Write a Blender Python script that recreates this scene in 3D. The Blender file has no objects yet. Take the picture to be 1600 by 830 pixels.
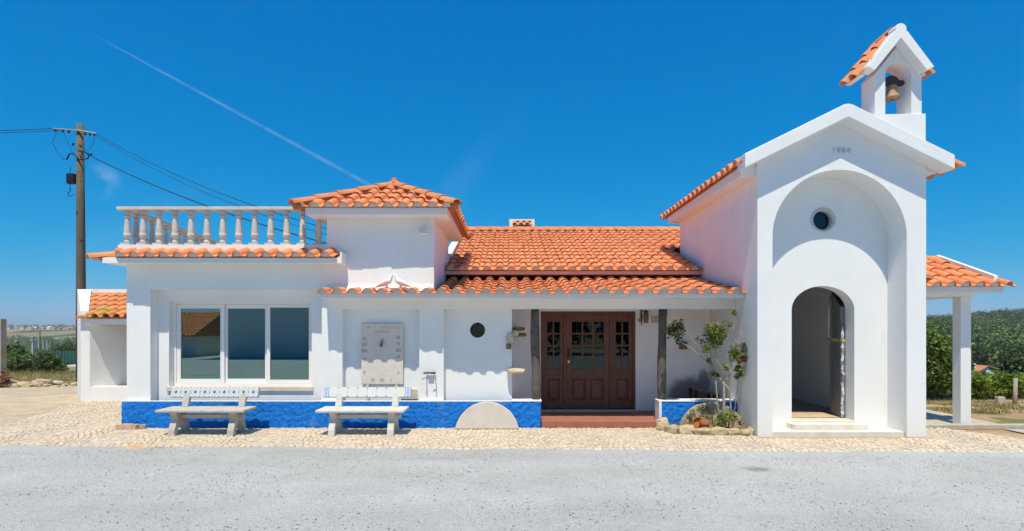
import bpy, bmesh, math, random
import numpy as np
from mathutils import Vector, Matrix, noise as mnoise

random.seed(7)
R = math.radians
scene = bpy.context.scene
COL = scene.collection

# ------------------------------------------------------------------ camera
CAM_H, FPX, VX, HY = 1.75, 850.0, 795.0, 513.0
cd = bpy.data.cameras.new('camera')
cam = bpy.data.objects.new('camera', cd)
COL.objects.link(cam)
cam.location = (0, 0, CAM_H)
cam.rotation_euler = (R(90), 0, 0)
cd.sensor_width = 36.0
cd.lens = 36.0 * FPX / 1600.0
cd.shift_x = (800 - VX) / 1600.0
cd.shift_y = (HY - 415) / 1600.0
cd.clip_start = 0.05
cd.clip_end = 6000
scene.camera = cam

def W(x, y, Y):
    """point at depth Y seen in direction (x, y) of the photograph"""
    return Vector(((x - VX) * Y / FPX, Y, CAM_H + (HY - y) * Y / FPX))

def WX(x, Y):
    return (x - VX) * Y / FPX

# ------------------------------------------------------------------ light
SUN_EL, SUN_AZ = 66.5, 6.0
to_sun = Vector((-math.sin(R(SUN_AZ)) * math.cos(R(SUN_EL)),
                 -math.cos(R(SUN_AZ)) * math.cos(R(SUN_EL)), math.sin(R(SUN_EL))))
world = bpy.data.worlds.new('World')
scene.world = world
world.use_nodes = True
wn, wl = world.node_tree.nodes, world.node_tree.links
wn.clear()
w_out = wn.new('ShaderNodeOutputWorld')
w_bg = wn.new('ShaderNodeBackground')
w_bg.inputs['Strength'].default_value = 0.105
sky = wn.new('ShaderNodeTexSky')
sky.sky_type = 'NISHITA'
sky.sun_disc = False
sky.sun_elevation = R(SUN_EL)
sky.sun_rotation = R(180 + SUN_AZ)
sky.altitude = 100
sky.air_density = 1.0
sky.dust_density = 0.35
sky.ozone_density = 2.5
# deep, polarised blue of the photograph: one tone curve per channel over the whole sky
SKY_UNIT = 0.105 * 2 ** 0.15
s_rgb = wn.new('ShaderNodeSeparateColor')
hs = wn.new('ShaderNodeCombineColor')
wl.new(sky.outputs['Color'], s_rgb.inputs[0])
for ci, (gain, gam) in enumerate(((0.69, 2.9), (0.566, 0.72), (0.83, 0.42))):
    pw = wn.new('ShaderNodeMath'); pw.operation = 'POWER'; pw.inputs[1].default_value = gam
    pm = wn.new('ShaderNodeMath'); pm.operation = 'MULTIPLY'; pm.inputs[1].default_value = SKY_UNIT
    pg = wn.new('ShaderNodeMath'); pg.operation = 'MULTIPLY'; pg.inputs[1].default_value = gain / SKY_UNIT
    wl.new(s_rgb.outputs[ci], pm.inputs[0]); wl.new(pm.outputs[0], pw.inputs[0]); wl.new(pw.outputs[0], pg.inputs[0]); wl.new(pg.outputs[0], hs.inputs[ci])
tc = wn.new('ShaderNodeTexCoord')

def wmath(op, a, b=None, clamp=False):
    n = wn.new('ShaderNodeMath'); n.operation = op; n.use_clamp = clamp
    for i, v in enumerate((a, b)):
        if v is None: continue
        if hasattr(v, 'links'): wl.new(v, n.inputs[i])
        else: n.inputs[i].default_value = v
    return n.outputs[0]

def wdot(vec):
    n = wn.new('ShaderNodeVectorMath'); n.operation = 'DOT_PRODUCT'
    nm = wn.new('ShaderNodeVectorMath'); nm.operation = 'NORMALIZE'
    wl.new(tc.outputs['Generated'], nm.inputs[0])
    wl.new(nm.outputs[0], n.inputs[0]); n.inputs[1].default_value = vec
    return n.outputs['Value']

def pdir(x, y):
    return Vector(((x - VX) / FPX, 1, (HY - y) / FPX)).normalized()

def wnoise(scale, detail, stretch=None):
    n = wn.new('ShaderNodeTexNoise'); n.inputs['Scale'].default_value = scale
    n.inputs['Detail'].default_value = detail
    if stretch:
        mp = wn.new('ShaderNodeMapping'); mp.vector_type = 'TEXTURE'
        mp.inputs['Scale'].default_value = stretch[0]
        mp.inputs['Rotation'].default_value = stretch[1]
        wl.new(tc.outputs['Generated'], mp.inputs['Vector']); wl.new(mp.outputs[0], n.inputs['Vector'])
    else:
        wl.new(tc.outputs['Generated'], n.inputs['Vector'])
    return n.outputs['Fac']

def wrange(v, a, b, c, d, smooth=True):
    n = wn.new('ShaderNodeMapRange')
    n.interpolation_type = 'SMOOTHSTEP' if smooth else 'LINEAR'
    for i, q in enumerate((a, b, c, d)): n.inputs[i + 1].default_value = q
    wl.new(v, n.inputs[0])
    return n.outputs[0]

# contrail: a faint streak along a great circle
d1, d2 = pdir(128, 44), pdir(590, 296)
nn = d1.cross(d2).normalized()
dist = wmath('ABSOLUTE', wdot(nn))
tang = (d2 - d1).normalized()
along = wdot(tang)
a1, a2 = d1.dot(tang), d2.dot(tang)
wid = wrange(along, a1, a2, 0.0012, 0.0036, False)
rel = wmath('DIVIDE', dist, wid)
streak = wrange(rel, 0.2, 1.5, 1.0, 0.0)
streak = wmath('MULTIPLY', streak, wrange(along, a1 - 0.02, a1 + 0.1, 0.0, 1.0))
streak = wmath('MULTIPLY', streak, wrange(along, a2 + 0.02, a2 + 0.05, 1.0, 0.0))
streak = wmath('MULTIPLY', streak, wrange(wnoise(22, 3), 0.3, 0.7, 0.05, 0.135))
# thin cirrus
cir = wrange(wnoise(6.0, 6, ((5.0, 1.5, 1.0), (0.0, R(-48), 0.0))), 0.56, 0.84, 0.0, 0.10)
# one small puff low on the left
pd = pdir(158, 286)
puff = wrange(wdot(pd), math.cos(0.030), math.cos(0.004), 0.0, 1.0)
puff = wmath('MULTIPLY', puff, wrange(wnoise(28, 5), 0.35, 0.7, 0.0, 0.20))
cl = wmath('ADD', wmath('ADD', streak, cir), puff, True)
mixc = wn.new('ShaderNodeMixRGB')
mixc.inputs['Color2'].default_value = (6.5, 7.2, 8.2, 1)
wl.new(cl, mixc.inputs['Fac']); wl.new(hs.outputs[0], mixc.inputs['Color1'])
wl.new(mixc.outputs[0], w_bg.inputs['Color']); wl.new(w_bg.outputs[0], w_out.inputs['Surface'])

sd = bpy.data.lights.new('sun', 'SUN')
sd.energy = 4.4
sd.angle = R(0.5)
sd.color = (1.0, 0.91, 0.735)
sun = bpy.data.objects.new('sun', sd)
COL.objects.link(sun)
sun.rotation_euler = to_sun.to_track_quat('Z', 'Y').to_euler()
sun.location = to_sun * 60

vs = scene.view_settings
vs.view_transform = 'Standard'
try: vs.look = 'None'
except Exception: pass
vs.exposure = 0.15
vs.gamma = 1.0
vs.use_curve_mapping = False
scene.cycles.max_bounces = 8
scene.cycles.transparent_max_bounces = 12
scene.cycles.caustics_reflective = False
scene.cycles.caustics_refractive = False

# ------------------------------------------------------------------ materials
def rgba(c): return (c[0], c[1], c[2], 1.0)

def mat(name, c1, c2=None, scale=2.0, rough=0.85, bump=0.0, bscale=60.0, rnd=None, amt=0.15,
        spec=0.25, metal=0.0, detail=5, c3=None, c3scale=0.7, c3lo=0.55, c3hi=0.72, translucent=0.0, bdist=0.01, hue=0.0):
    m = bpy.data.materials.new(name); m.use_nodes = True
    n, l = m.node_tree.nodes, m.node_tree.links
    b = n['Principled BSDF']
    b.inputs['Roughness'].default_value = rough
    b.inputs['Metallic'].default_value = metal
    b.inputs['Specular IOR Level'].default_value = spec
    g = n.new('ShaderNodeNewGeometry')
    col = None
    if c2 is not None:
        t = n.new('ShaderNodeTexNoise'); t.inputs['Scale'].default_value = scale; t.inputs['Detail'].default_value = detail
        t.inputs['Roughness'].default_value = 0.6
        l.new(g.outputs['Position'], t.inputs['Vector'])
        r = n.new('ShaderNodeValToRGB')
        r.color_ramp.elements[0].position = 0.32; r.color_ramp.elements[1].position = 0.68
        r.color_ramp.elements[0].color = rgba(c1); r.color_ramp.elements[1].color = rgba(c2)
        l.new(t.outputs['Fac'], r.inputs['Fac']); col = r.outputs['Color']
    if c3 is not None:
        t = n.new('ShaderNodeTexNoise'); t.inputs['Scale'].default_value = c3scale; t.inputs['Detail'].default_value = 8
        t.inputs['Roughness'].default_value = 0.65
        l.new(g.outputs['Position'], t.inputs['Vector'])
        mr = n.new('ShaderNodeMapRange'); mr.interpolation_type = 'SMOOTHSTEP'
        mr.inputs[1].default_value = c3lo; mr.inputs[2].default_value = c3hi
        l.new(t.outputs['Fac'], mr.inputs[0])
        mx = n.new('ShaderNodeMixRGB'); mx.inputs['Color2'].default_value = rgba(c3)
        if col is None: mx.inputs['Color1'].default_value = rgba(c1)
        else: l.new(col, mx.inputs['Color1'])
        l.new(mr.outputs[0], mx.inputs['Fac']); col = mx.outputs[0]
    if rnd:
        if rnd == 'object':
            oi = n.new('ShaderNodeObjectInfo'); rv = oi.outputs['Random']
        else:
            rv = g.outputs['Random Per Island']
        mr = n.new('ShaderNodeMapRange'); mr.inputs[3].default_value = 1 - amt; mr.inputs[4].default_value = 1 + amt
        l.new(rv, mr.inputs[0])
        h = n.new('ShaderNodeHueSaturation')
        if col is None: h.inputs['Color'].default_value = rgba(c1)
        else: l.new(col, h.inputs['Color'])
        l.new(mr.outputs[0], h.inputs['Value'])
        if hue:
            wv = n.new('ShaderNodeMath'); wv.operation = 'MULTIPLY'; wv.inputs[1].default_value = 7.31
            l.new(rv, wv.inputs[0])
            fr = n.new('ShaderNodeMath'); fr.operation = 'FRACT'; l.new(wv.outputs[0], fr.inputs[0])
            mh = n.new('ShaderNodeMapRange'); mh.inputs[3].default_value = 0.5 - hue; mh.inputs[4].default_value = 0.5 + hue
            l.new(fr.outputs[0], mh.inputs[0]); l.new(mh.outputs[0], h.inputs['Hue'])
        col = h.outputs[0]
    if col is None: b.inputs['Base Color'].default_value = rgba(c1)
    else: l.new(col, b.inputs['Base Color'])
    if bump:
        t = n.new('ShaderNodeTexNoise'); t.inputs['Scale'].default_value = bscale; t.inputs['Detail'].default_value = 4
        l.new(g.outputs['Position'], t.inputs['Vector'])
        bp = n.new('ShaderNodeBump'); bp.inputs['Strength'].default_value = bump; bp.inputs['Distance'].default_value = bdist
        l.new(t.outputs['Fac'], bp.inputs['Height']); l.new(bp.outputs[0], b.inputs['Normal'])
    if translucent:
        tr = n.new('ShaderNodeBsdfTranslucent')
        if col is None: tr.inputs['Color'].default_value = rgba(c1)
        else: l.new(col, tr.inputs['Color'])
        ms = n.new('ShaderNodeMixShader'); ms.inputs[0].default_value = translucent
        l.new(b.outputs[0], ms.inputs[1]); l.new(tr.outputs[0], ms.inputs[2])
        l.new(ms.outputs[0], n['Material Output'].inputs['Surface'])
    return m

def glass_mat(name, tint, refl=0.16, rough=0.0):
    m = bpy.data.materials.new(name); m.use_nodes = True
    n, l = m.node_tree.nodes, m.node_tree.links
    n.remove(n['Principled BSDF'])
    t = n.new('ShaderNodeBsdfTransparent'); t.inputs[0].default_value = rgba(tint)
    g = n.new('ShaderNodeBsdfGlossy'); g.inputs['Roughness'].default_value = rough
    g.inputs['Color'].default_value = (0.68, 0.95, 0.93, 1)
    lw = n.new('ShaderNodeLayerWeight'); lw.inputs['Blend'].default_value = 0.5
    mr = n.new('ShaderNodeMapRange'); mr.inputs[3].default_value = refl; mr.inputs[4].default_value = 1.0
    p = n.new('ShaderNodeMath'); p.operation = 'POWER'; p.inputs[1].default_value = 3.0
    l.new(lw.outputs['Facing'], p.inputs[0]); l.new(p.outputs[0], mr.inputs[0])
    ms = n.new('ShaderNodeMixShader')
    l.new(mr.outputs[0], ms.inputs[0]); l.new(t.outputs[0], ms.inputs[1]); l.new(g.outputs[0], ms.inputs[2])
    l.new(ms.outputs[0], n['Material Output'].inputs['Surface'])
    return m

M = {}
M['white'] = mat('white_render', (0.80, 0.80, 0.79), (0.845, 0.845, 0.835), 1.3, 0.9, 0.25, 90, c3=(0.72, 0.71, 0.68), c3scale=0.9, c3lo=0.62, c3hi=0.85, spec=0.15, bdist=0.004)
M['white_rough'] = mat('white_rough_render', (0.79, 0.79, 0.785), (0.84, 0.84, 0.83), 2.0, 0.95, 0.6, 70, c3=(0.70, 0.69, 0.66), c3scale=1.1, c3lo=0.6, c3hi=0.85, spec=0.1, bdist=0.008)
def wear(m, amount=0.07):
    n, l = m.node_tree.nodes, m.node_tree.links
    b = n['Principled BSDF']; src = b.inputs['Base Color'].links[0].from_socket
    g = n.new('ShaderNodeNewGeometry')
    mp = n.new('ShaderNodeMapping'); mp.inputs['Scale'].default_value = (2.6, 2.6, 0.45); l.new(g.outputs['Position'], mp.inputs['Vector'])
    t = n.new('ShaderNodeTexNoise'); t.inputs['Scale'].default_value = 1.0; t.inputs['Detail'].default_value = 7; t.inputs['Roughness'].default_value = 0.7
    l.new(mp.outputs[0], t.inputs['Vector'])
    k = n.new('ShaderNodeMapRange'); k.interpolation_type = 'SMOOTHSTEP'; k.inputs[1].default_value = 0.50; k.inputs[2].default_value = 0.78; k.inputs[3].default_value = 0.0; k.inputs[4].default_value = amount
    l.new(t.outputs['Fac'], k.inputs[0])
    mx = n.new('ShaderNodeMixRGB'); mx.inputs['Color2'].default_value = (0.42, 0.38, 0.33, 1)
    l.new(k.outputs[0], mx.inputs['Fac']); l.new(src, mx.inputs['Color1']); l.new(mx.outputs[0], b.inputs['Base Color'])
    # trowel unevenness under the fine grain
    bn = b.inputs['Normal'].links[0].from_node
    t2 = n.new('ShaderNodeTexNoise'); t2.inputs['Scale'].default_value = 5.0; t2.inputs['Detail'].default_value = 3; l.new(g.outputs['Position'], t2.inputs['Vector'])
    b2 = n.new('ShaderNodeBump'); b2.inputs['Strength'].default_value = 0.22; b2.inputs['Distance'].default_value = 0.02
    l.new(t2.outputs['Fac'], b2.inputs['Height']); l.new(bn.outputs[0], b2.inputs['Normal']); l.new(b2.outputs[0], b.inputs['Normal'])
wear(M['white'], 0.11); wear(M['white_rough'], 0.18)
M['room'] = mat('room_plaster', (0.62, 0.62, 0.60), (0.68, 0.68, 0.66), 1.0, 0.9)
M['room_floor'] = mat('room_floor', (0.30, 0.26, 0.22), (0.36, 0.32, 0.27), 2.0, 0.5)
M['blue'] = mat('blue_rough_paint', (0.002, 0.165, 0.62), (0.006, 0.235, 0.78), 9.0, 0.65, 1.0, 60, c3=(0.20, 0.29, 0.45), c3scale=1.9, c3lo=0.57, c3hi=0.76, spec=0.35, bdist=0.015)
def tile_material(name, lichen=False):
    m = mat(name, (0.66, 0.232, 0.098), (0.76, 0.31, 0.145), 5.0, 0.8, 0.2, 45, rnd='object', amt=0.085, spec=0.15, hue=0.005,
            c3=(0.50, 0.38, 0.06) if lichen else (0.44, 0.29, 0.19), c3scale=2.6 if lichen else 2.3, c3lo=0.50 if lichen else 0.60, c3hi=0.62 if lichen else 0.78)
    # a few greyed, weathered tiles among the clean ones
    n, l = m.node_tree.nodes, m.node_tree.links
    b = n['Principled BSDF']; src = b.inputs['Base Color'].links[0].from_socket
    oi = n.new('ShaderNodeObjectInfo')
    a = n.new('ShaderNodeMath'); a.operation = 'MULTIPLY'; a.inputs[1].default_value = 17.3; l.new(oi.outputs['Random'], a.inputs[0])
    f = n.new('ShaderNodeMath'); f.operation = 'FRACT'; l.new(a.outputs[0], f.inputs[0])
    k = n.new('ShaderNodeMapRange'); k.inputs[1].default_value = 0.90; k.inputs[2].default_value = 1.0; k.inputs[3].default_value = 0.0; k.inputs[4].default_value = 0.55; l.new(f.outputs[0], k.inputs[0])
    mx = n.new('ShaderNodeMixRGB'); mx.inputs['Color2'].default_value = (0.44, 0.31, 0.22, 1); l.new(k.outputs[0], mx.inputs['Fac']); l.new(src, mx.inputs['Color1']); l.new(mx.outputs[0], b.inputs['Base Color'])
    return m
M['tile'] = tile_material('terracotta_tile')
M['tile_lichen'] = tile_material('terracotta_tile_lichen', True)
M['tile_mass'] = mat('terracotta_tile_mass', (0.66, 0.232, 0.098), (0.76, 0.31, 0.145), 5.0, 0.8, 0.2, 45, rnd='island', amt=0.085, spec=0.15, hue=0.005, c3=(0.46, 0.27, 0.15), c3scale=1.7, c3lo=0.60, c3hi=0.78)
M['deck'] = mat('roof_underlay', (0.40, 0.14, 0.055), (0.48, 0.18, 0.07), 3.0, 0.9)
M['gap'] = mat('dark_timber_and_shade', (0.035, 0.025, 0.02), (0.06, 0.04, 0.03), 6.0, 0.8)  # table legs and gate timber; also the painted shade under the main eave
M['concrete'] = mat('weathered_concrete', (0.42, 0.39, 0.34), (0.55, 0.52, 0.47), 7.0, 0.9, 0.4, 80, c3=(0.25, 0.235, 0.2), c3scale=6.0, c3lo=0.60, c3hi=0.76, bdist=0.006)
M['concrete_white'] = mat('whitewashed_concrete', (0.55, 0.53, 0.49), (0.66, 0.64, 0.60), 7.0, 0.9, 0.4, 80, c3=(0.48, 0.44, 0.36), c3scale=6.0, c3lo=0.58, c3hi=0.76, bdist=0.006)
M['baluster'] = mat('cast_stone', (0.52, 0.475, 0.42), (0.63, 0.59, 0.53), 6.0, 0.9, 0.3, 90, c3=(0.42, 0.38, 0.32), c3scale=4.0, c3lo=0.6, c3hi=0.8, bdist=0.005)
M['limestone'] = mat('pale_limestone', (0.58, 0.52, 0.45), (0.67, 0.61, 0.54), 5.0, 0.85, 0.3, 60, c3=(0.36, 0.32, 0.28), c3scale=15.0, c3lo=0.62, c3hi=0.72, bdist=0.005)
M['sundial'] = mat('sundial_stone', (0.66, 0.585, 0.51), (0.73, 0.655, 0.58), 8.0, 0.8, 0.2, 70, c3=(0.45, 0.40, 0.36), c3scale=9.0, c3lo=0.62, c3hi=0.75, bdist=0.004)
M['carved'] = mat('carved_dark_mark', (0.25, 0.215, 0.19), rough=0.9)
M['marble'] = mat('pink_marble', (0.60, 0.50, 0.42), (0.72, 0.64, 0.56), 4.0, 0.45, spec=0.4)
M['step_marble'] = mat('dusty_marble', (0.66, 0.60, 0.52), (0.78, 0.73, 0.66), 5.0, 0.6, 0.1, 40, c3=(0.45, 0.37, 0.28), c3scale=3.0, c3lo=0.56, c3hi=0.74)
M['cobble'] = mat('limestone_cobble', (0.57, 0.465, 0.345), (0.69, 0.585, 0.455), 14.0, 0.85, 0.4, 120, rnd='island', amt=0.13, spec=0.2, c3=(0.42, 0.30, 0.18), c3scale=0.9, c3lo=0.60, c3hi=0.82, bdist=0.004)
M['cobble_one'] = mat('limestone_cobble_edge', (0.56, 0.47, 0.36), (0.68, 0.60, 0.49), 14.0, 0.85, 0.4, 120, rnd='object', amt=0.13, spec=0.2, c3=(0.42, 0.30, 0.18), c3scale=0.9, c3lo=0.60, c3hi=0.82, bdist=0.004)
M['joint'] = mat('sand_joint', (0.36, 0.275, 0.19), (0.50, 0.40, 0.285), 30.0, 0.95, 0.5, 150)
M['old_paving'] = mat('dusty_old_paving', (0.43, 0.335, 0.23), (0.58, 0.475, 0.345), 2.5, 0.95, 0.8, 35, c3=(0.34, 0.25, 0.16), c3scale=5.0, c3lo=0.55, c3hi=0.7, bdist=0.02)
M['porch_floor'] = mat('red_clay_floor', (0.33, 0.125, 0.085), (0.40, 0.165, 0.115), 5.0, 0.6, 0.1, 40)
M['wood_door'] = mat('dark_varnished_wood', (0.12, 0.044, 0.024), (0.18, 0.070, 0.037), 9.0, 0.4, 0.1, 60, spec=0.4)
M['post'] = mat('weathered_dark_post', (0.10, 0.085, 0.07), (0.16, 0.14, 0.12), 8.0, 0.85, 0.7, 40, c3=(0.045, 0.04, 0.035), c3scale=5.0, c3lo=0.5, c3hi=0.68, bdist=0.012)
M['iron'] = mat('wrought_iron', (0.028, 0.024, 0.022), (0.05, 0.042, 0.036), 10.0, 0.6, spec=0.4)
M['alu'] = mat('white_window_frame', (0.82, 0.82, 0.79), rough=0.4, spec=0.4)
M['glass'] = glass_mat('teal_window_glass', (0.30, 0.50, 0.48), 0.27)
M['door_glass'] = glass_mat('door_glass', (0.13, 0.14, 0.14), 0.055)
M['dark'] = mat('painted_dark_hollow', (0.02, 0.02, 0.02), rough=0.8)
M['brass'] = mat('brass', (0.75, 0.52, 0.18), rough=0.3, metal=1.0)
M['bronze'] = mat('bell_bronze', (0.33, 0.20, 0.105), (0.42, 0.27, 0.15), 12.0, 0.6, spec=0.4, metal=0.0)
M['bell_wood'] = mat('bell_yoke_wood', (0.035, 0.033, 0.032), (0.07, 0.065, 0.06), 12.0, 0.9, 0.6, 40)
M['stone'] = mat('rough_fieldstone', (0.44, 0.33, 0.19), (0.60, 0.48, 0.32), 9.0, 0.9, 0.8, 45, rnd='object', amt=0.18, c3=(0.26, 0.22, 0.17), c3scale=9.0, c3lo=0.60, c3hi=0.72, bdist=0.02)
M['brick'] = mat('broken_brick', (0.52, 0.33, 0.21), (0.62, 0.47, 0.34), 14.0, 0.9, 0.5, 60, rnd='object', amt=0.2)
M['terracotta'] = mat('terracotta_pot', (0.52, 0.16, 0.06), (0.60, 0.22, 0.09), 9.0, 0.8, 0.2, 60)
M['soil'] = mat('planting_soil', (0.18, 0.125, 0.08), (0.30, 0.22, 0.14), 12.0, 0.95, 0.7, 60)
M['stem'] = mat('rose_stem', (0.30, 0.24, 0.17), (0.42, 0.36, 0.28), 20.0, 0.85)
M['leaf'] = mat('rose_leaf', (0.10, 0.17, 0.025), (0.30, 0.36, 0.07), 6.0, 0.5, rnd='island', amt=0.5, translucent=0.3, hue=0.025)
M['leaf_dark'] = mat('rose_leaf_dark', (0.035, 0.065, 0.016), (0.07, 0.095, 0.025), 6.0, 0.5, rnd='island', amt=0.4, translucent=0.25)
M['leaf_red'] = mat('rose_leaf_bronze', (0.085, 0.03, 0.02), (0.13, 0.05, 0.03), 6.0, 0.5, rnd='island', amt=0.4, translucent=0.25)
M['petal'] = mat('red_petal', (0.30, 0.012, 0.016), (0.42, 0.03, 0.03), 8.0, 0.6, rnd='island', amt=0.3, translucent=0.2)
M['succulent'] = mat('yellow_green_succulent', (0.22, 0.22, 0.07), (0.40, 0.36, 0.15), 15.0, 0.7, rnd='island', amt=0.35, translucent=0.15)
M['pole'] = mat('grey_timber_pole', (0.115, 0.092, 0.066), (0.175, 0.145, 0.108), 3.0, 0.9, 0.5, 25, c3=(0.06, 0.05, 0.04), c3scale=3.0, c3lo=0.55, c3hi=0.7)
M['wire'] = mat('black_cable', (0.02, 0.02, 0.02), rough=0.6)
M['zinc'] = mat('galvanised_metal', (0.42, 0.42, 0.42), rough=0.45, metal=0.8)
M['plaque'] = mat('plaque_ceramic', (0.52, 0.48, 0.43), (0.66, 0.62, 0.57), 30.0, 0.4)
M['lamp_glass'] = mat('amber_lamp_glass', (0.20, 0.07, 0.035), (0.27, 0.10, 0.05), 8.0, 0.25, spec=0.5)
M['leaf_tree'] = mat('tree_leaf', (0.095, 0.155, 0.032), (0.19, 0.26, 0.06), 1.4, 0.55, rnd='island', amt=0.4, translucent=0.3, hue=0.02)
M['leaf_pine'] = mat('pine_needle', (0.058, 0.092, 0.030), (0.105, 0.145, 0.048), 0.5, 0.7, rnd='island', amt=0.4, translucent=0.15, hue=0.02)
M['leaf_vine'] = mat('vine_leaf', (0.15, 0.23, 0.032), (0.27, 0.35, 0.06), 2.5, 0.5, rnd='island', amt=0.35, translucent=0.35, hue=0.02)
M['leaf_wood'] = mat('far_wood_foliage', (0.070, 0.115, 0.035), (0.215, 0.25, 0.08), 0.06, 0.8, rnd='island', amt=0.45, translucent=0.1, hue=0.03)
M['trunk'] = mat('bark', (0.10, 0.075, 0.055), (0.16, 0.125, 0.095), 5.0, 0.95, 0.5, 20)
M['far_white'] = mat('far_white_wall', (0.72, 0.71, 0.68), rough=0.9)
M['far_roof'] = mat('far_tile_roof', (0.52, 0.20, 0.10), (0.60, 0.27, 0.14), 0.5, 0.9)
M['old_post'] = mat('lichen_concrete_post', (0.36, 0.31, 0.23), (0.48, 0.42, 0.33), 5.0, 0.95, 0.5, 40, c3=(0.48, 0.33, 0.05), c3scale=3.5, c3lo=0.54, c3hi=0.66)
M['con_pole'] = mat('far_concrete_pole', (0.50, 0.49, 0.47), (0.58, 0.57, 0.55), 1.0, 0.9)
M['net'] = mat('green_windbreak_net', (0.018, 0.085, 0.065), (0.03, 0.12, 0.085), 0.7, 0.8)
M['dove'] = mat('white_plaster_dove', (0.80, 0.79, 0.77), (0.84, 0.83, 0.81), 9.0, 0.8)
M['plastic_box'] = mat('black_plastic', (0.02, 0.02, 0.022), rough=0.4)
M['cardboard'] = mat('cardboard', (0.50, 0.36, 0.22), (0.60, 0.45, 0.29), 3.0, 0.9)
M['tape'] = mat('yellow_tape', (0.75, 0.60, 0.10), rough=0.4)
M['kerb'] = mat('concrete_kerb', (0.42, 0.36, 0.28), (0.54, 0.48, 0.39), 6.0, 0.95, 0.5, 50)
M['tabletop'] = mat('brown_board', (0.20, 0.11, 0.065), (0.27, 0.16, 0.10), 7.0, 0.7)
M['sand'] = mat('builders_sand', (0.50, 0.33, 0.17), (0.62, 0.44, 0.25), 9.0, 0.95, 0.6, 90)

# plastic film
def film_mat():
    m = bpy.data.materials.new('clear_plastic_film'); m.use_nodes = True
    n, l = m.node_tree.nodes, m.node_tree.links
    n.remove(n['Principled BSDF'])
    t = n.new('ShaderNodeBsdfTransparent'); t.inputs[0].default_value = (0.75, 0.76, 0.78, 1)
    g = n.new('ShaderNodeBsdfGlossy'); g.inputs['Roughness'].default_value = 0.10
    ge = n.new('ShaderNodeNewGeometry'); tx = n.new('ShaderNodeTexNoise'); tx.inputs['Scale'].default_value = 13; tx.inputs['Detail'].default_value = 3; tx.inputs['Distortion'].default_value = 1.5
    l.new(ge.outputs['Position'], tx.inputs['Vector']); bu = n.new('ShaderNodeBump'); bu.inputs['Strength'].default_value = 1.0; bu.inputs['Distance'].default_value = 0.06
    l.new(tx.outputs['Fac'], bu.inputs['Height']); l.new(bu.outputs[0], g.inputs['Normal'])
    d = n.new('ShaderNodeBsdfDiffuse'); d.inputs[0].default_value = (0.75, 0.76, 0.80, 1)
    lw = n.new('ShaderNodeLayerWeight'); lw.inputs['Blend'].default_value = 0.35
    a = n.new('ShaderNodeMixShader'); a.inputs[0].default_value = 0.22
    l.new(t.outputs[0], a.inputs[1]); l.new(d.outputs[0], a.inputs[2])
    b = n.new('ShaderNodeMixShader')
    l.new(lw.outputs['Fresnel'], b.inputs[0]); l.new(a.outputs[0], b.inputs[1]); l.new(g.outputs[0], b.inputs[2])
    l.new(b.outputs[0], n['Material Output'].inputs['Surface'])
    return m
M['film'] = film_mat()

# porch wall with a soot mark above the brown board (a stain with a shape of its own)
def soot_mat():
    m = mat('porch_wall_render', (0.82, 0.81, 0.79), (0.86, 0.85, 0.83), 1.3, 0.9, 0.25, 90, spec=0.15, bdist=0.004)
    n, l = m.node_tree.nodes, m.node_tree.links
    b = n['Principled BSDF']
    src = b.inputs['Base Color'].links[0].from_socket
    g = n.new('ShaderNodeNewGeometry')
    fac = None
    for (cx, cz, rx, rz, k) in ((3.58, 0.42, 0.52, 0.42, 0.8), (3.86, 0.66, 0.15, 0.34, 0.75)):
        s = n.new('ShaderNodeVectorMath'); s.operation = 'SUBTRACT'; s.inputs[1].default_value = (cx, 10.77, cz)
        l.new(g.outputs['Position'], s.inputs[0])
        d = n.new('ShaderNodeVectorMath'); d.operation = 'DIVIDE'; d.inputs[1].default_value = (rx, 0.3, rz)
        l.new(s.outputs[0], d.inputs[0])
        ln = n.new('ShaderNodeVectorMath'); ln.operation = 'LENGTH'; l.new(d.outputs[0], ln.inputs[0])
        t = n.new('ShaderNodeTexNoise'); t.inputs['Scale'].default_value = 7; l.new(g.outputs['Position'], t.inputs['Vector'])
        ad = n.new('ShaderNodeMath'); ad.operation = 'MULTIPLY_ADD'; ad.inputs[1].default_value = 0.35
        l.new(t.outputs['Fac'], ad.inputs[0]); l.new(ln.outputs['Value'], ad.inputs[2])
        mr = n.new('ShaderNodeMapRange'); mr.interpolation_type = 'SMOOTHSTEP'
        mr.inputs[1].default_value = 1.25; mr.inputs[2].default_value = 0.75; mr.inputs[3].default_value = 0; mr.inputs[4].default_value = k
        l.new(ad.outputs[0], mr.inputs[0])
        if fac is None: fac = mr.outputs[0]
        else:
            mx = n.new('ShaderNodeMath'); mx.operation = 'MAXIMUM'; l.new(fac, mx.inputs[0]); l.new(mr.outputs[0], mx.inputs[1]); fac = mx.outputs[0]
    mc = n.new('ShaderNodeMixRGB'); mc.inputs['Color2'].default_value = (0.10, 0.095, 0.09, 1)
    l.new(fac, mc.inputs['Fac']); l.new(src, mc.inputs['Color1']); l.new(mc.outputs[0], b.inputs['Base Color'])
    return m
M['soot_wall'] = soot_mat()

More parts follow.
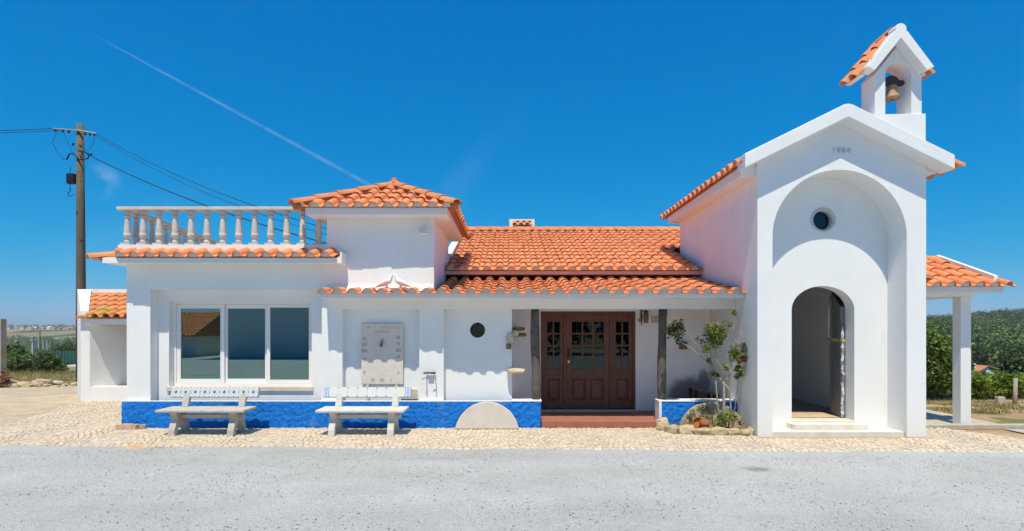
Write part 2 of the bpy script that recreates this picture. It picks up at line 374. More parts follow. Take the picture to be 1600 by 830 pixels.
# printed ceramic plates of the bench backs (flat print, by UV)
def azulejo(name, kind):
    m = bpy.data.materials.new(name); m.use_nodes = True
    n, l = m.node_tree.nodes, m.node_tree.links
    b = n['Principled BSDF']; b.inputs['Roughness'].default_value = 0.25
    uv = n.new('ShaderNodeUVMap'); uv.uv_map = 'UVMap'
    sp = n.new('ShaderNodeSeparateXYZ'); l.new(uv.outputs[0], sp.inputs[0])
    def mth(op, a, bb=None):
        k = n.new('ShaderNodeMath'); k.operation = op
        for i, v in enumerate((a, bb)):
            if v is None: continue
            if hasattr(v, 'links'): l.new(v, k.inputs[i])
            else: k.inputs[i].default_value = v
        return k.outputs[0]
    def less(v, t, w=0.03):
        k = n.new('ShaderNodeMapRange'); k.inputs[1].default_value = t + w; k.inputs[2].default_value = t - w
        l.new(v, k.inputs[0]); return k.outputs[0]
    u, v = sp.outputs[0], sp.outputs[1]
    cu, cv = mth('ABSOLUTE', mth('SUBTRACT', u, 0.5)), mth('ABSOLUTE', mth('SUBTRACT', v, 0.5))
    if kind == 'star':
        prod = mth('MULTIPLY', cu, cv)                      # four-pointed star
        r2 = mth('ADD', mth('MULTIPLY', cu, cu), mth('MULTIPLY', cv, cv))
        star = mth('MULTIPLY', less(prod, 0.008, 0.003), less(r2, 0.055, 0.01))
        dia = mth('ABSOLUTE', mth('SUBTRACT', mth('ADD', cu, cv), 0.5))
        dots = mth('GREATER_THAN', mth('SINE', mth('MULTIPLY', cu, 70.0)), 0.0)
        line = mth('MULTIPLY', less(dia, 0.045, 0.02), dots)
        corner = less(mth('ADD', mth('SUBTRACT', 0.5, cu), mth('SUBTRACT', 0.5, cv)), 0.10, 0.03)
        mask = mth('MAXIMUM', mth('MAXIMUM', star, line), corner)
        ink, base, k = (0.08, 0.09, 0.12), (0.66, 0.67, 0.68), 0.9
    elif kind == 'plain':
        d = mth('ADD', mth('MULTIPLY', mth('SUBTRACT', 0.5, cu), 1.0), mth('SUBTRACT', 0.5, cv))
        mask = mth('MULTIPLY', less(d, 0.17, 0.03), less(mth('SUBTRACT', 0.5, cv), 0.11, 0.02))
        ink, base, k = (0.10, 0.13, 0.25), (0.68, 0.67, 0.64), 0.85
    else:
        s1 = mth('GREATER_THAN', mth('SINE', mth('MULTIPLY', v, 42.0)), -0.2)
        s2 = less(cu, 0.22, 0.03)
        edge = mth('GREATER_THAN', cu, 0.40)
        mask = mth('MAXIMUM', mth('MULTIPLY', s1, s2), edge)
        ink, base, k = (0.05, 0.14, 0.48), (0.62, 0.70, 0.80), 0.8
    mx = n.new('ShaderNodeMixRGB'); mx.inputs['Color1'].default_value = rgba(base); mx.inputs['Color2'].default_value = rgba(ink)
    l.new(mth('MULTIPLY', mask, k), mx.inputs['Fac']); l.new(mx.outputs[0], b.inputs['Base Color'])
    return m
M['az_star'] = azulejo('printed_star_tile', 'star')
M['az_plain'] = azulejo('printed_plain_tile', 'plain')
M['az_blue'] = azulejo('printed_blue_tile', 'blue')

# ------------------------------------------------------------------ mesh helpers
class MB:
    def __init__(self): self.v = []; self.f = []
    def add(self, vs, fs):
        o = len(self.v); self.v += [tuple(p) for p in vs]; self.f += [tuple(i + o for i in q) for q in fs]; return self
    def box(self, x0, x1, y0, y1, z0, z1):
        return self.add([(x0,y0,z0),(x1,y0,z0),(x1,y1,z0),(x0,y1,z0),(x0,y0,z1),(x1,y0,z1),(x1,y1,z1),(x0,y1,z1)],
                        [(0,3,2,1),(4,5,6,7),(0,1,5,4),(1,2,6,5),(2,3,7,6),(3,0,4,7)])
    def hexa(self, b, t):
        """four bottom and four top corners, both counter-clockwise from above"""
        return self.add(list(b) + list(t), [(3,2,1,0),(4,5,6,7),(0,1,5,4),(1,2,6,5),(2,3,7,6),(3,0,4,7)])
    def prism_xz(self, poly, y0, y1, skip=()):
        """polygon in X-Z (counter-clockwise seen from -Y), extruded y0..y1; skip = x values whose edges get no side face"""
        n = len(poly)
        vs = [(p[0], y0, p[1]) for p in poly] + [(p[0], y1, p[1]) for p in poly]
        fs = [tuple(range(n)), tuple(range(2*n-1, n-1, -1))]
        for i in range(n):
            j = (i + 1) % n
            if any(abs(poly[i][0]-s) < 1e-5 and abs(poly[j][0]-s) < 1e-5 for s in skip): continue
            fs.append((j, i, n+i, n+j))
        return self.add(vs, fs)
    def prism_yz(self, poly, x0, x1):
        n = len(poly)
        vs = [(x0, p[0], p[1]) for p in poly] + [(x1, p[0], p[1]) for p in poly]
        fs = [tuple(range(n)), tuple(range(2*n-1, n-1, -1))]
        for i in range(n):
            j = (i + 1) % n; fs.append((j, i, n+i, n+j))
        return self.add(vs, fs)
    def prism_xy(self, poly, z0, z1):
        n = len(poly)
        vs = [(p[0], p[1], z0) for p in poly] + [(p[0], p[1], z1) for p in poly]
        fs = [tuple(range(n-1,-1,-1)), tuple(range(n, 2*n))]
        for i in range(n):
            j = (i + 1) % n; fs.append((i, j, n+j, n+i))
        return self.add(vs, fs)
    def tube(self, pts, rad, n=8, cap=True):
        pts = [Vector(p) for p in pts]
        if not hasattr(rad, '__len__'): rad = [rad] * len(pts)
        rings = []; prev = None
        for i, p in enumerate(pts):
            d = (pts[min(i+1, len(pts)-1)] - pts[max(i-1, 0)]).normalized()
            if prev is None:
                a = d.orthogonal().normalized()
            else:
                a = (prev - d * prev.dot(d))
                a = a.normalized() if a.length > 1e-6 else d.orthogonal().normalized()
            prev = a; b = d.cross(a)
            rings.append([p + (a*math.cos(2*math.pi*k/n) + b*math.sin(2*math.pi*k/n)) * rad[i] for k in range(n)])
        vs = [q for r in rings for q in r]; fs = []
        for i in range(len(rings)-1):
            for k in range(n):
                k2 = (k+1) % n; fs.append((i*n+k, i*n+k2, (i+1)*n+k2, (i+1)*n+k))
        if cap:
            fs.append(tuple(range(n-1,-1,-1))); o = (len(rings)-1)*n; fs.append(tuple(range(o, o+n)))
        return self.add(vs, fs)
    def lathe(self, prof, n=16, c=(0,0,0)):
        vs = []; fs = []
        for (r, z) in prof:
            for k in range(n):
                a = 2*math.pi*k/n; vs.append((c[0]+r*math.cos(a), c[1]+r*math.sin(a), c[2]+z))
        for i in range(len(prof)-1):
            for k in range(n):
                k2 = (k+1)%n; fs.append((i*n+k, i*n+k2, (i+1)*n+k2, (i+1)*n+k))
        fs.append(tuple(range(n-1,-1,-1))); o = (len(prof)-1)*n; fs.append(tuple(range(o,o+n)))
        return self.add(vs, fs)
    def mesh(self, name, m, smooth=False):
        me = bpy.data.meshes.new(name); me.from_pydata(self.v, [], self.f); me.validate(); me.update()
        bm = bmesh.new(); bm.from_mesh(me); bmesh.ops.recalc_face_normals(bm, faces=bm.faces); bm.to_mesh(me); bm.free()
        if m: me.materials.append(M[m] if isinstance(m, str) else m)
        if smooth:
            for p in me.polygons: p.use_smooth = True
        return me
    def build(self, name, m, parent=None, smooth=False, bevel=0, seg=2):
        o = link(name, self.mesh(name, m, smooth), parent)
        if bevel:
            b = o.modifiers.new('bevel', 'BEVEL'); b.width = bevel; b.segments = seg; b.limit_method = 'ANGLE'; b.angle_limit = R(35)
        return o

WMX = {}
def link(name, data, parent=None, mw=None):
    o = bpy.data.objects.new(name, data); COL.objects.link(o)
    place(o, mw or Matrix.Identity(4), parent)
    return o
def place(o, mw, parent=None):
    WMX[o.name] = mw
    if parent is not None:
        o.parent = parent
        o.matrix_parent_inverse = WMX[parent.name].inverted()
    o.matrix_basis = mw
def tag(o, label=None, cat=None, group=None, kind=None):
    if label: o['label'] = label
    if cat: o['category'] = cat
    if group: o['group'] = group
    if kind: o['kind'] = kind
    return o
def thing(name, loc, label, cat, group=None):
    o = link(name, None, None, Matrix.Translation(Vector(loc)))
    o.empty_display_size = 0.3
    return tag(o, label, cat, group)
def copy_tree(o, delta, parent=None):
    c = o.copy(); COL.objects.link(c)
    if parent is None:
        c.parent = None
    place(c, Matrix.Translation(Vector(delta)) @ WMX[o.name], parent)
    for ch in list(o.children): copy_tree(ch, delta, c)
    return c
def jitter_mesh(me, amp, scale, seed=0):
    for v in me.vertices:
        p = Vector(v.co) * scale + Vector((seed*3.1, seed*1.7, seed))
        v.co += Vector((mnoise.noise(p), mnoise.noise(p+Vector((9,0,0))), mnoise.noise(p+Vector((0,9,0))))) * amp

def rock_mesh(name, sx, sy, sz, seed, m='stone', sub=2, amp=0.18):
    bm = bmesh.new(); bmesh.ops.create_icosphere(bm, subdivisions=sub, radius=1.0)
    for v in bm.verts:
        p = v.co.copy()
        q = Vector([math.copysign(abs(c)**0.62, c) for c in p])
        q += p * mnoise.noise(p*1.3 + Vector((seed*5.3, seed, 0))) * amp*1.6 + p * mnoise.noise(p*3.1 + Vector((seed, 7, seed))) * amp*0.6
        v.co = Vector((q.x*sx, q.y*sy, q.z*sz))
    me = bpy.data.meshes.new(name); bm.to_mesh(me); bm.free()
    me.materials.append(M[m]); return me

# ------------------------------------------------------------------ terrain
def sstep(a, b, x):
    t = min(1, max(0, (x-a)/(b-a))); return t*t*(3-2*t)
def piece(y, pts):
    for (a, za), (b, zb) in zip(pts, pts[1:]):
        if y <= b:
            t = sstep(a, b, y); return za + (zb-za)*t
    return pts[-1][1]
LEFT = [(17, -0.03), (60, -3.4), (95, -5.9), (150, -7.6), (330, -15.5), (650, -10.0), (1000, -1.0), (1300, 1.5), (1700, 1.0), (4200, -40)]
RIGHT = [(10.6, -0.03), (17, -0.42), (40, -3.2), (70, -5.8), (120, -8.2), (190, -6.0), (520, 10.5), (700, 12.5), (1000, 2.0), (4200, -40)]
def height(x, y):
    if y < 10.6: base = -0.03
    else:
        t = sstep(-0.15, 0.15, x / max(y, 1) )
        base = LEFT_H(y)*(1-t) + RIGHT_H(y, x)*t
    f = sstep(25, 120, y)
    base += f * (mnoise.noise(Vector((x*0.012, y*0.012, 0)))*1.6 + mnoise.noise(Vector((x*0.004, y*0.004, 3)))*2.5 * sstep(150, 500, y))
    if y > 17 and y < 60: base += 0.12*mnoise.noise(Vector((x*0.3, y*0.3, 1)))
    return base
def LEFT_H(y): return piece(y, LEFT)
def RIGHT_H(y, x):
    h = piece(y, RIGHT)
    if y > 190: h += sstep(190, 520, y) * 4.0 * max(-1, min(1.2, (x/max(y,1) - 0.86) / 0.1))
    return h

def terrain_mat():
    m = bpy.data.materials.new('countryside'); m.use_nodes = True
    n, l = m.node_tree.nodes, m.node_tree.links
    b = n['Principled BSDF']; b.inputs['Roughness'].default_value = 0.95; b.inputs['Specular IOR Level'].default_value = 0.1
    g = n.new('ShaderNodeNewGeometry')
    def noi(s, det=6, vec=None):
        t = n.new('ShaderNodeTexNoise'); t.inputs['Scale'].default_value = s; t.inputs['Detail'].default_value = det
        l.new(vec or g.outputs['Position'], t.inputs['Vector']); return t.outputs['Fac']
    def rng(v, a, c, lo=0, hi=1):
        k = n.new('ShaderNodeMapRange'); k.interpolation_type = 'SMOOTHSTEP'
        for i, q in enumerate((a, c, lo, hi)): k.inputs[i+1].default_value = q
        l.new(v, k.inputs[0]); return k.outputs[0]
    def mix(f, a, c):
        k = n.new('ShaderNodeMixRGB'); l.new(f, k.inputs['Fac'])
        for nm, q in (('Color1', a), ('Color2', c)):
            if isinstance(q, tuple): k.inputs[nm].default_value = rgba(q)
            else: l.new(q, k.inputs[nm])
        return k.outputs[0]
    sp = n.new('ShaderNodeSeparateXYZ'); l.new(g.outputs['Position'], sp.inputs[0])
    soil = mix(rng(noi(1.1), 0.4, 0.6), (0.38, 0.255, 0.145), (0.50, 0.365, 0.225))
    grass = mix(rng(noi(0.9), 0.4, 0.6), (0.085, 0.105, 0.03), (0.19, 0.19, 0.07))
    near = mix(rng(noi(0.55), 0.50, 0.60), soil, grass)
    scrub = mix(rng(noi(0.05), 0.4, 0.6), (0.050, 0.072, 0.026), (0.10, 0.12, 0.045))
    mp = n.new('ShaderNodeMapping'); mp.inputs['Scale'].default_value = (0.012, 0.006, 0.0); l.new(g.outputs['Position'], mp.inputs['Vector'])
    vo = n.new('ShaderNodeTexVoronoi'); vo.inputs['Scale'].default_value = 1.0; l.new(mp.outputs[0], vo.inputs['Vector'])
    sc = n.new('ShaderNodeSeparateXYZ'); l.new(vo.outputs['Color'], sc.inputs[0])
    fields = mix(rng(sc.outputs[0], 0.35, 0.4), (0.27, 0.175, 0.10), mix(rng(sc.outputs[1], 0.45, 0.5), (0.29, 0.25, 0.14), (0.075, 0.11, 0.045)))
    c = mix(rng(sp.outputs[1], 22, 45), near, scrub)
    onleft = rng(sp.outputs[0], -100, 0, 1, 0)
    k = n.new('ShaderNodeMath'); k.operation = 'MULTIPLY'; l.new(rng(sp.outputs[1], 560, 700), k.inputs[0]); l.new(onleft, k.inputs[1])
    c = mix(k.outputs[0], c, fields)
    l.new(c, b.inputs['Base Color'])
    bp = n.new('ShaderNodeBump'); bp.inputs['Strength'].default_value = 0.6; bp.inputs['Distance'].default_value = 0.05
    l.new(noi(8), bp.inputs['Height']); l.new(bp.outputs[0], b.inputs['Normal'])
    return m
M['terrain'] = terrain_mat()
ys = [-400, -150, -60, -25, -8, 0, 4, 8, 10, 12, 14, 16, 17] + [17 + i*1.5 for i in range(1, 30)] + [66, 72, 80, 90, 100, 112, 126, 142, 160, 180, 205, 235, 270, 310, 350, 400, 450, 510, 560, 620, 690, 770, 850, 940, 1040, 1140, 1250, 1400, 1600, 1900, 2400, 3200, 4200]
ts = np.linspace(-1.9, 1.9, 150)
tv, tf = [], []
for y in ys:
    wdt = max(abs(y), 30)
    for t in ts:
        x = t * wdt
        tv.append((x, y, height(x, y)))
nx = len(ts)
for j in range(len(ys)-1):
    for i in range(nx-1):
        tf.append((j*nx+i, j*nx+i+1, (j+1)*nx+i+1, (j+1)*nx+i))
tb = MB(); tb.v = tv; tb.f = tf
ground = tag(tb.build('terrain', 'terrain', None, True), kind='structure')

# gravel yard
def gravel_mat():
    m = bpy.data.materials.new('grey_gravel'); m.use_nodes = True
    n, l = m.node_tree.nodes, m.node_tree.links
    b = n['Principled BSDF']; b.inputs['Roughness'].default_value = 0.92; b.inputs['Specular IOR Level'].default_value = 0.15
    g = n.new('ShaderNodeNewGeometry')
    def noi(s, det=5):
        t = n.new('ShaderNodeTexNoise'); t.inputs['Scale'].default_value = s; t.inputs['Detail'].default_value = det; t.inputs['Roughness'].default_value = 0.65
        l.new(g.outputs['Position'], t.inputs['Vector']); return t.outputs['Fac']
    def ramp(v, p0, c0, p1, c1):
        r = n.new('ShaderNodeValToRGB'); e = r.color_ramp.elements
        e[0].position, e[1].position = p0, p1; e[0].color, e[1].color = rgba(c0), rgba(c1); l.new(v, r.inputs['Fac']); return r.outputs['Color']
    base = ramp(noi(0.7, 7), 0.35, (0.46, 0.46, 0.44), 0.65, (0.54, 0.545, 0.535))
    vo = n.new('ShaderNodeTexVoronoi'); vo.inputs['Scale'].default_value = 85; l.new(g.outputs['Position'], vo.inputs['Vector'])
    hv = n.new('ShaderNodeSeparateXYZ'); l.new(vo.outputs['Color'], hv.inputs[0])
    sp = ramp(hv.outputs[0], 0.0, (0.76, 0.76, 0.76), 1.0, (1.14, 1.14, 1.14))
    mu = n.new('ShaderNodeMixRGB'); mu.blend_type = 'MULTIPLY'; mu.inputs['Fac'].default_value = 0.8
    l.new(base, mu.inputs['Color1']); l.new(sp, mu.inputs['Color2'])
    st = n.new('ShaderNodeMapRange'); st.interpolation_type = 'SMOOTHSTEP'; st.inputs[1].default_value = 0.60; st.inputs[2].default_value = 0.80
    l.new(noi(0.9, 6), st.inputs[0])
    mx = n.new('ShaderNodeMixRGB'); mx.inputs['Color2'].default_value = (0.45, 0.42, 0.36, 1)
    l.new(st.outputs[0], mx.inputs['Fac']); l.new(mu.outputs[0], mx.inputs['Color1']); l.new(mx.outputs[0], b.inputs['Base Color'])
    cur = mx.outputs[0]
    for (sx_, sy_, rx_, ry_, col_, k_) in ((3.1, 6.8, 0.30, 0.22, (0.16, 0.155, 0.14), 0.65), (-1.0, 7.35, 0.5, 0.2, (0.36, 0.35, 0.32), 0.5)):
        sb = n.new('ShaderNodeVectorMath'); sb.operation = 'SUBTRACT'; sb.inputs[1].default_value = (sx_, sy_, 0); l.new(g.outputs['Position'], sb.inputs[0])
        dv_ = n.new('ShaderNodeVectorMath'); dv_.operation = 'DIVIDE'; dv_.inputs[1].default_value = (rx_, ry_, 1); l.new(sb.outputs[0], dv_.inputs[0])
        le = n.new('ShaderNodeVectorMath'); le.operation = 'LENGTH'; l.new(dv_.outputs[0], le.inputs[0])
        ma = n.new('ShaderNodeMath'); ma.operation = 'MULTIPLY_ADD'; ma.inputs[1].default_value = 1.6; l.new(noi(9, 5), ma.inputs[0]); l.new(le.outputs['Value'], ma.inputs[2])
        mk = n.new('ShaderNodeMapRange'); mk.interpolation_type = 'SMOOTHSTEP'; mk.inputs[1].default_value = 1.7; mk.inputs[2].default_value = 0.9; mk.inputs[3].default_value = 0.0; mk.inputs[4].default_value = k_
        l.new(ma.outputs[0], mk.inputs[0])
        m2 = n.new('ShaderNodeMixRGB'); m2.inputs['Color2'].default_value = rgba(col_); l.new(mk.outputs[0], m2.inputs['Fac']); l.new(cur, m2.inputs['Color1']); cur = m2.outputs[0]
    mp = n.new('ShaderNodeMapping'); mp.inputs['Scale'].default_value = (0.12, 1.1, 1); l.new(g.outputs['Position'], mp.inputs['Vector'])
    tb_n = n.new('ShaderNodeTexNoise'); tb_n.inputs['Scale'].default_value = 1.0; tb_n.inputs['Detail'].default_value = 4; l.new(mp.outputs[0], tb_n.inputs['Vector'])
    bd = ramp(tb_n.outputs['Fac'], 0.35, (0.94, 0.945, 0.945), 0.65, (1.07, 1.07, 1.075))
    m3 = n.new('ShaderNodeMixRGB'); m3.blend_type = 'MULTIPLY'; m3.inputs['Fac'].default_value = 1.0; l.new(cur, m3.inputs['Color1']); l.new(bd, m3.inputs['Color2'])
    l.new(m3.outputs[0], b.inputs['Base Color'])
    bp = n.new('ShaderNodeBump'); bp.inputs['Strength'].default_value = 0.8; bp.inputs['Distance'].default_value = 0.014
    ad = n.new('ShaderNodeMath'); ad.operation = 'ADD'; l.new(vo.outputs['Distance'], ad.inputs[0]); l.new(noi(30), ad.inputs[1])
    l.new(ad.outputs[0], bp.inputs['Height']); l.new(bp.outputs[0], b.inputs['Normal'])
    return m
M['gravel'] = gravel_mat()
def sstep(a, b, x):
    t = min(1, max(0, (x-a)/(b-a))); return t*t*(3-2*t)
def edge_y(x):     # front edge of the pavement
    return 7.83 - 0.034*x + 0.03*math.sin(x*1.3) + 0.02*math.sin(x*3.7+1) + 0.03*mnoise.noise(Vector((x*2.3, 0, 7))) + 0.02*mnoise.noise(Vector((x*6.1, 0, 3)))
gb = MB()
xs = np.concatenate([np.linspace(-26, -10, 33)[:-1], np.linspace(-10, 9.4, 389), np.linspace(10, 26, 33)])
gyn = 60
for x in xs:
    for j in range(gyn):
        t = j/(gyn-1)
        y = -24 + (edge_y(x) + 24 + 0.045 + 0.05*mnoise.noise(Vector((x*7, 0, 1)))) * (1-(1-t)**2.2)
        if x > 8.6: y = -24 + ((9.5 if x < 60 else 9) + 24) * (1-(1-t)**2.2)
        lip = sstep(0.30, 0.0, edge_y(x) - y) if x < 8.6 else 0
        gb.v.append((x, y, -0.012 + lip*(0.016 + 0.012*mnoise.noise(Vector((x*5, y*5, 9)))) + 0.012*mnoise.noise(Vector((x*0.9, y*0.9, 0))) + 0.006*mnoise.noise(Vector((x*4, y*4, 2)))))
for i in range(len(xs)-1):
    for j in range(gyn-1):
        gb.f.append((i*gyn+j, (i+1)*gyn+j, (i+1)*gyn+j+1, i*gyn+j+1))
gravel = tag(gb.build('gravel_yard', 'gravel', None, True), kind='structure')

# loose chippings lying on the yard
rng = np.random.default_rng(4)
NST = 26000
px = rng.uniform(-9.5, 9.5, NST); py = 4.2 + (rng.uniform(0, 1, NST)) * 3.9
dens = np.array([mnoise.noise(Vector((a*0.8, b*1.6, 5))) for a, b in zip(px, py)])
keep = (rng.uniform(0, 1, NST) < np.clip(0.45 + 1.3*dens, 0.06, 1)) & (py < np.array([edge_y(a) for a in px]) - 0.02) & (abs(px) < py*1.02 + 0.3)
px, py = px[keep], py[keep]; k = len(px)
sz = 0.004 + 0.009*rng.uniform(0, 1, k)**3 + (rng.uniform(0, 1, k) > 0.996)*0.008
octv = np.array([(1,0,0),(0,1,0),(-1,0,0),(0,-1,0),(0,0,1),(0,0,-0.5)], float)
octf = np.array([(0,1,4),(1,2,4),(2,3,4),(3,0,4),(1,0,5),(2,1,5),(3,2,5),(0,3,5)])
vv = octv[None] * (sz[:,None,None] * rng.uniform(0.6, 1.3, (k,6,1)))
ang = rng.uniform(0, 6.28, k); ca, sa = np.cos(ang)[:,None], np.sin(ang)[:,None]
X = vv[:,:,0]*ca - vv[:,:,1]*sa + px[:,None]; Yv = vv[:,:,0]*sa + vv[:,:,1]*ca + py[:,None]
Z = vv[:,:,2]*0.8 + sz[:,None]*0.2 - 0.006
allv = np.stack([X, Yv, Z], -1).reshape(-1, 3)
allf = (octf[None] + (np.arange(k)*6)[:,None,None]).reshape(-1, 3)
def np_mesh(name, v, f, m, smooth=False):
    me = bpy.data.meshes.new(name); nf, w = f.shape
    me.vertices.add(len(v)); me.vertices.foreach_set('co', v.astype(np.float32).ravel())
    me.loops.add(nf*w); me.loops.foreach_set('vertex_index', f.astype(np.int32).ravel())
    me.polygons.add(nf); me.polygons.foreach_set('loop_start', (np.arange(nf)*w).astype(np.int32))
    me.polygons.foreach_set('loop_total', np.full(nf, w, np.int32))
    me.update(calc_edges=True); me.validate()
    me.materials.append(M[m] if isinstance(m, str) else m)
    if smooth: me.polygons.foreach_set('use_smooth', np.ones(nf, bool))
    return me
M['chip'] = mat('gravel_chipping', (0.40, 0.405, 0.40), (0.56, 0.565, 0.56), 20, 0.9, rnd='island', amt=0.33)
tag(link('gravel_chippings', np_mesh('gravel_chippings', allv, allf, 'chip')), kind='stuff', label='loose grey stone chippings scattered over the gravel yard')

# pavement of small limestone cobbles
def in_paving(x, y):
    if y < edge_y(x) + 0.03: return False
    if x > 8.75 - (y - 7.4)*0.55: return False
    if y < 9.53 and x > -6.9:
        if y > 8.62 and 3.98 < x < 6.75: return False      # chapel stands here
        if y > 9.0 and 2.7 < x < 4.0: return False         # flower bed
        return True
    if x >= -6.8: return False
    # left: widens around the corner of the house
    if y > 13.6: return False
    bx = -9.05 - (y - 9.7)*0.36
    return x > min(bx, -9.05 - (y-9.7)*0.36) if y > 9.5 else x > -12
pave_base = MB()
pl = [(-14, edge_y(-14)-0.02)] + [(x, edge_y(x)-0.01) for x in np.linspace(-13.5, 8.8, 60)] + [(8.2, 8.6), (7.4, 9.56), (-6.5, 9.56), (-6.5, 13.7), (-10.55, 13.7), (-9.08, 9.6), (-12, 9.3), (-14, 9.2)]
pave_base.add([(p[0], p[1], -0.004) for p in pl], [tuple(range(len(pl)))])
paving = tag(pave_base.build('pavement', 'joint'), kind='structure')

def cobble_verts(cx, cy, ux, uy, w, d, h, r):
    """one hand-cut stone: worn top, sloping sides"""
    out = []
    for (s, t) in ((-1,-1),(1,-1),(1,1),(-1,1)):
        a = s*w/2*r.uniform(0.88, 1.04); b = t*d/2*r.uniform(0.88, 1.04)
        out.append((cx + a*ux - b*uy, cy + a*uy + b*ux, -0.006))
    mx_, my_ = sum(p[0] for p in out)/4, sum(p[1] for p in out)/4
    for p in out[:4]:
        out.append((mx_ + (p[0]-mx_)*0.87, my_ + (p[1]-my_)*0.85, h + r.uniform(-0.002, 0.002)))
    return out
CF = [(4,5,6,7),(0,1,5,4),(1,2,6,5),(2,3,7,6),(3,0,4,7)]
cob = []
rr = random.Random(3)
# border course along the yard
x = -9.6
while x < 8.6:
    w = rr.uniform(0.075, 0.125)
    xc = x + w/2; yc = edge_y(xc) + 0.055
    s = -0.034
    cob.append((yc, cobble_verts(xc, yc, 1, s, w, 0.09, 0.014, rr)))
    x += w + 0.008
# fan courses
P = 1.15
row = 0.0
while row < 9.0:
    x = -12.5
    while x < 9.0:
        w = rr.uniform(0.062, 0.094)
        xm = ((x + 0.37*math.sin(row*0.6)) % P) - P/2
        y0 = 7.05 + row
        yy = y0 + 0.28*math.cos(xm/P*math.pi) - 0.28
        s = -0.28*math.pi/P*math.sin(xm/P*math.pi)
        L = math.hypot(1, s)
        x2 = x + w/L
        xc, yc = (x+x2)/2, yy + rr.uniform(-0.008, 0.008)
        if in_paving(xc, yc - 0.07) and in_paving(xc, yc+0.03):
            cob.append((yc, cobble_verts(xc, yc, 1/L, s/L, w-0.005, 0.071, 0.011 + rr.uniform(-0.003, 0.004), rr)))
        x = x2 + 0.004
    row += 0.078
cob.sort(key=lambda c: c[0] + (0 if abs(c[1][0][0]) < c[0]*0.95 else 50))
for yc, vs in cob[:300]:
    c = Vector((sum(p[0] for p in vs)/8, sum(p[1] for p in vs)/8, 0))
    me = bpy.data.meshes.new('cobble'); me.from_pydata([tuple(Vector(p)-c) for p in vs], [], CF); me.materials.append(M['cobble_one'])
    link('cobble', me, paving, Matrix.Translation(c))
cm = MB()
for yc, vs in cob[300:]: cm.add(vs, CF)
cme = bpy.data.meshes.new('cobbles'); cme.from_pydata(cm.v, [], cm.f); cme.materials.append(M['cobble'])
tag(link('cobbles', cme, paving), kind='stuff', label='bed of small cream limestone cobbles laid in fan courses')

# old dusty paving on the far left
ob = MB(); 
nxo, nyo = 60, 40
for i in range(nxo):
    for j in range(nyo):
        t = j/(nyo-1); y = 9.2 + t*7.6
        x = -24 + (i/(nxo-1))*(24 - 6.0)
        ob.v.append((x, y, -0.014 + 0.02*mnoise.noise(Vector((x*1.1, y*1.1, 0))) + 0.010*mnoise.noise(Vector((x*5, y*5, 4)))))
for i in range(nxo-1):
    for j in range(nyo-1):
        ob.f.append((i*nyo+j, (i+1)*nyo+j, (i+1)*nyo+j+1, i*nyo+j+1))
tag(ob.build('dusty_forecourt', 'old_paving', None, True), kind='structure')

# ------------------------------------------------------------------ roof tiles
TW, TL = 0.25, 0.42
def tile_profile():
    pr = []
    for i in range(8):
        a = math.pi*i/7; u = 0.31 - 0.31*math.cos(a); pr.append((u*TW, 0.074*math.sin(a)**0.9 if 0 < i < 7 else 0.0))
    for u, z in ((0.74, -0.012), (0.88, -0.012), (1.02, 0.006)): pr.append((u*TW, z))
    return pr
def tile_mesh(name, m, length=TL, over=0.05):
    pr = tile_profile(); n = len(pr); th = 0.016; Lt = length + over
    b = MB()
    top0 = [(p[0], 0, p[1] + 0.034) for p in pr]; top1 = [(p[0], Lt, p[1] + 0.034 - 0.030*Lt/length) for p in pr]
    bot0 = [(p[0], 0, p[1] + 0.034 - th) for p in pr]; bot1 = [(p[0], Lt, p[1] + 0.004 - th) for p in pr]
    vs = top0 + top1 + bot0 + bot1; fs = []
    for i in range(n-1):
        fs += [(i, i+1, n+i+1, n+i), (2*n+i+1, 2*n+i, 3*n+i, 3*n+i+1), (2*n+i, 2*n+i+1, i+1, i)]
    fs += [(2*n, 0, n, 3*n), (n-1, 3*n-1, 4*n-1, 2*n-1)]
    b.add(vs, fs)
    me = bpy.data.meshes.new(name); me.from_pydata(b.v, [], b.f); me.materials.append(M[m])
    bm = bmesh.new(); bm.from_mesh(me); bmesh.ops.recalc_face_normals(bm, faces=bm.faces)
    for f in bm.faces: f.smooth = True
    for e in bm.edges:
        if e.is_boundary or (len(e.link_faces) == 2 and e.calc_face_angle(0) > R(50)): e.smooth = False
    bm.to_mesh(me); bm.free()
    return me
M['mortar'] = mat('eave_mortar', (0.60, 0.56, 0.52), (0.70, 0.67, 0.63), 8.0, 0.95)
def add_plug(me):
    bm = bmesh.new(); bm.from_mesh(me)
    pr = tile_profile()[:8]
    vs = [bm.verts.new((p[0], 0.035, p[1] + 0.034 - 0.010)) for p in pr] + [bm.verts.new((pr[-1][0], 0.035, 0.005)), bm.verts.new((pr[0][0], 0.035, 0.005))]
    f = bm.faces.new(vs); f.material_index = 1; f.normal_update()
    bm.to_mesh(me); bm.free(); me.materials.append(M['mortar']); return me
TILE = tile_mesh('tile', 'tile')
TILE_EAVE = add_plug(tile_mesh('eave_tile', 'tile'))
TILE_M = tile_mesh('tile_mass', 'tile_mass')
TILE_L = tile_mesh('tile_lichen', 'tile_lichen')

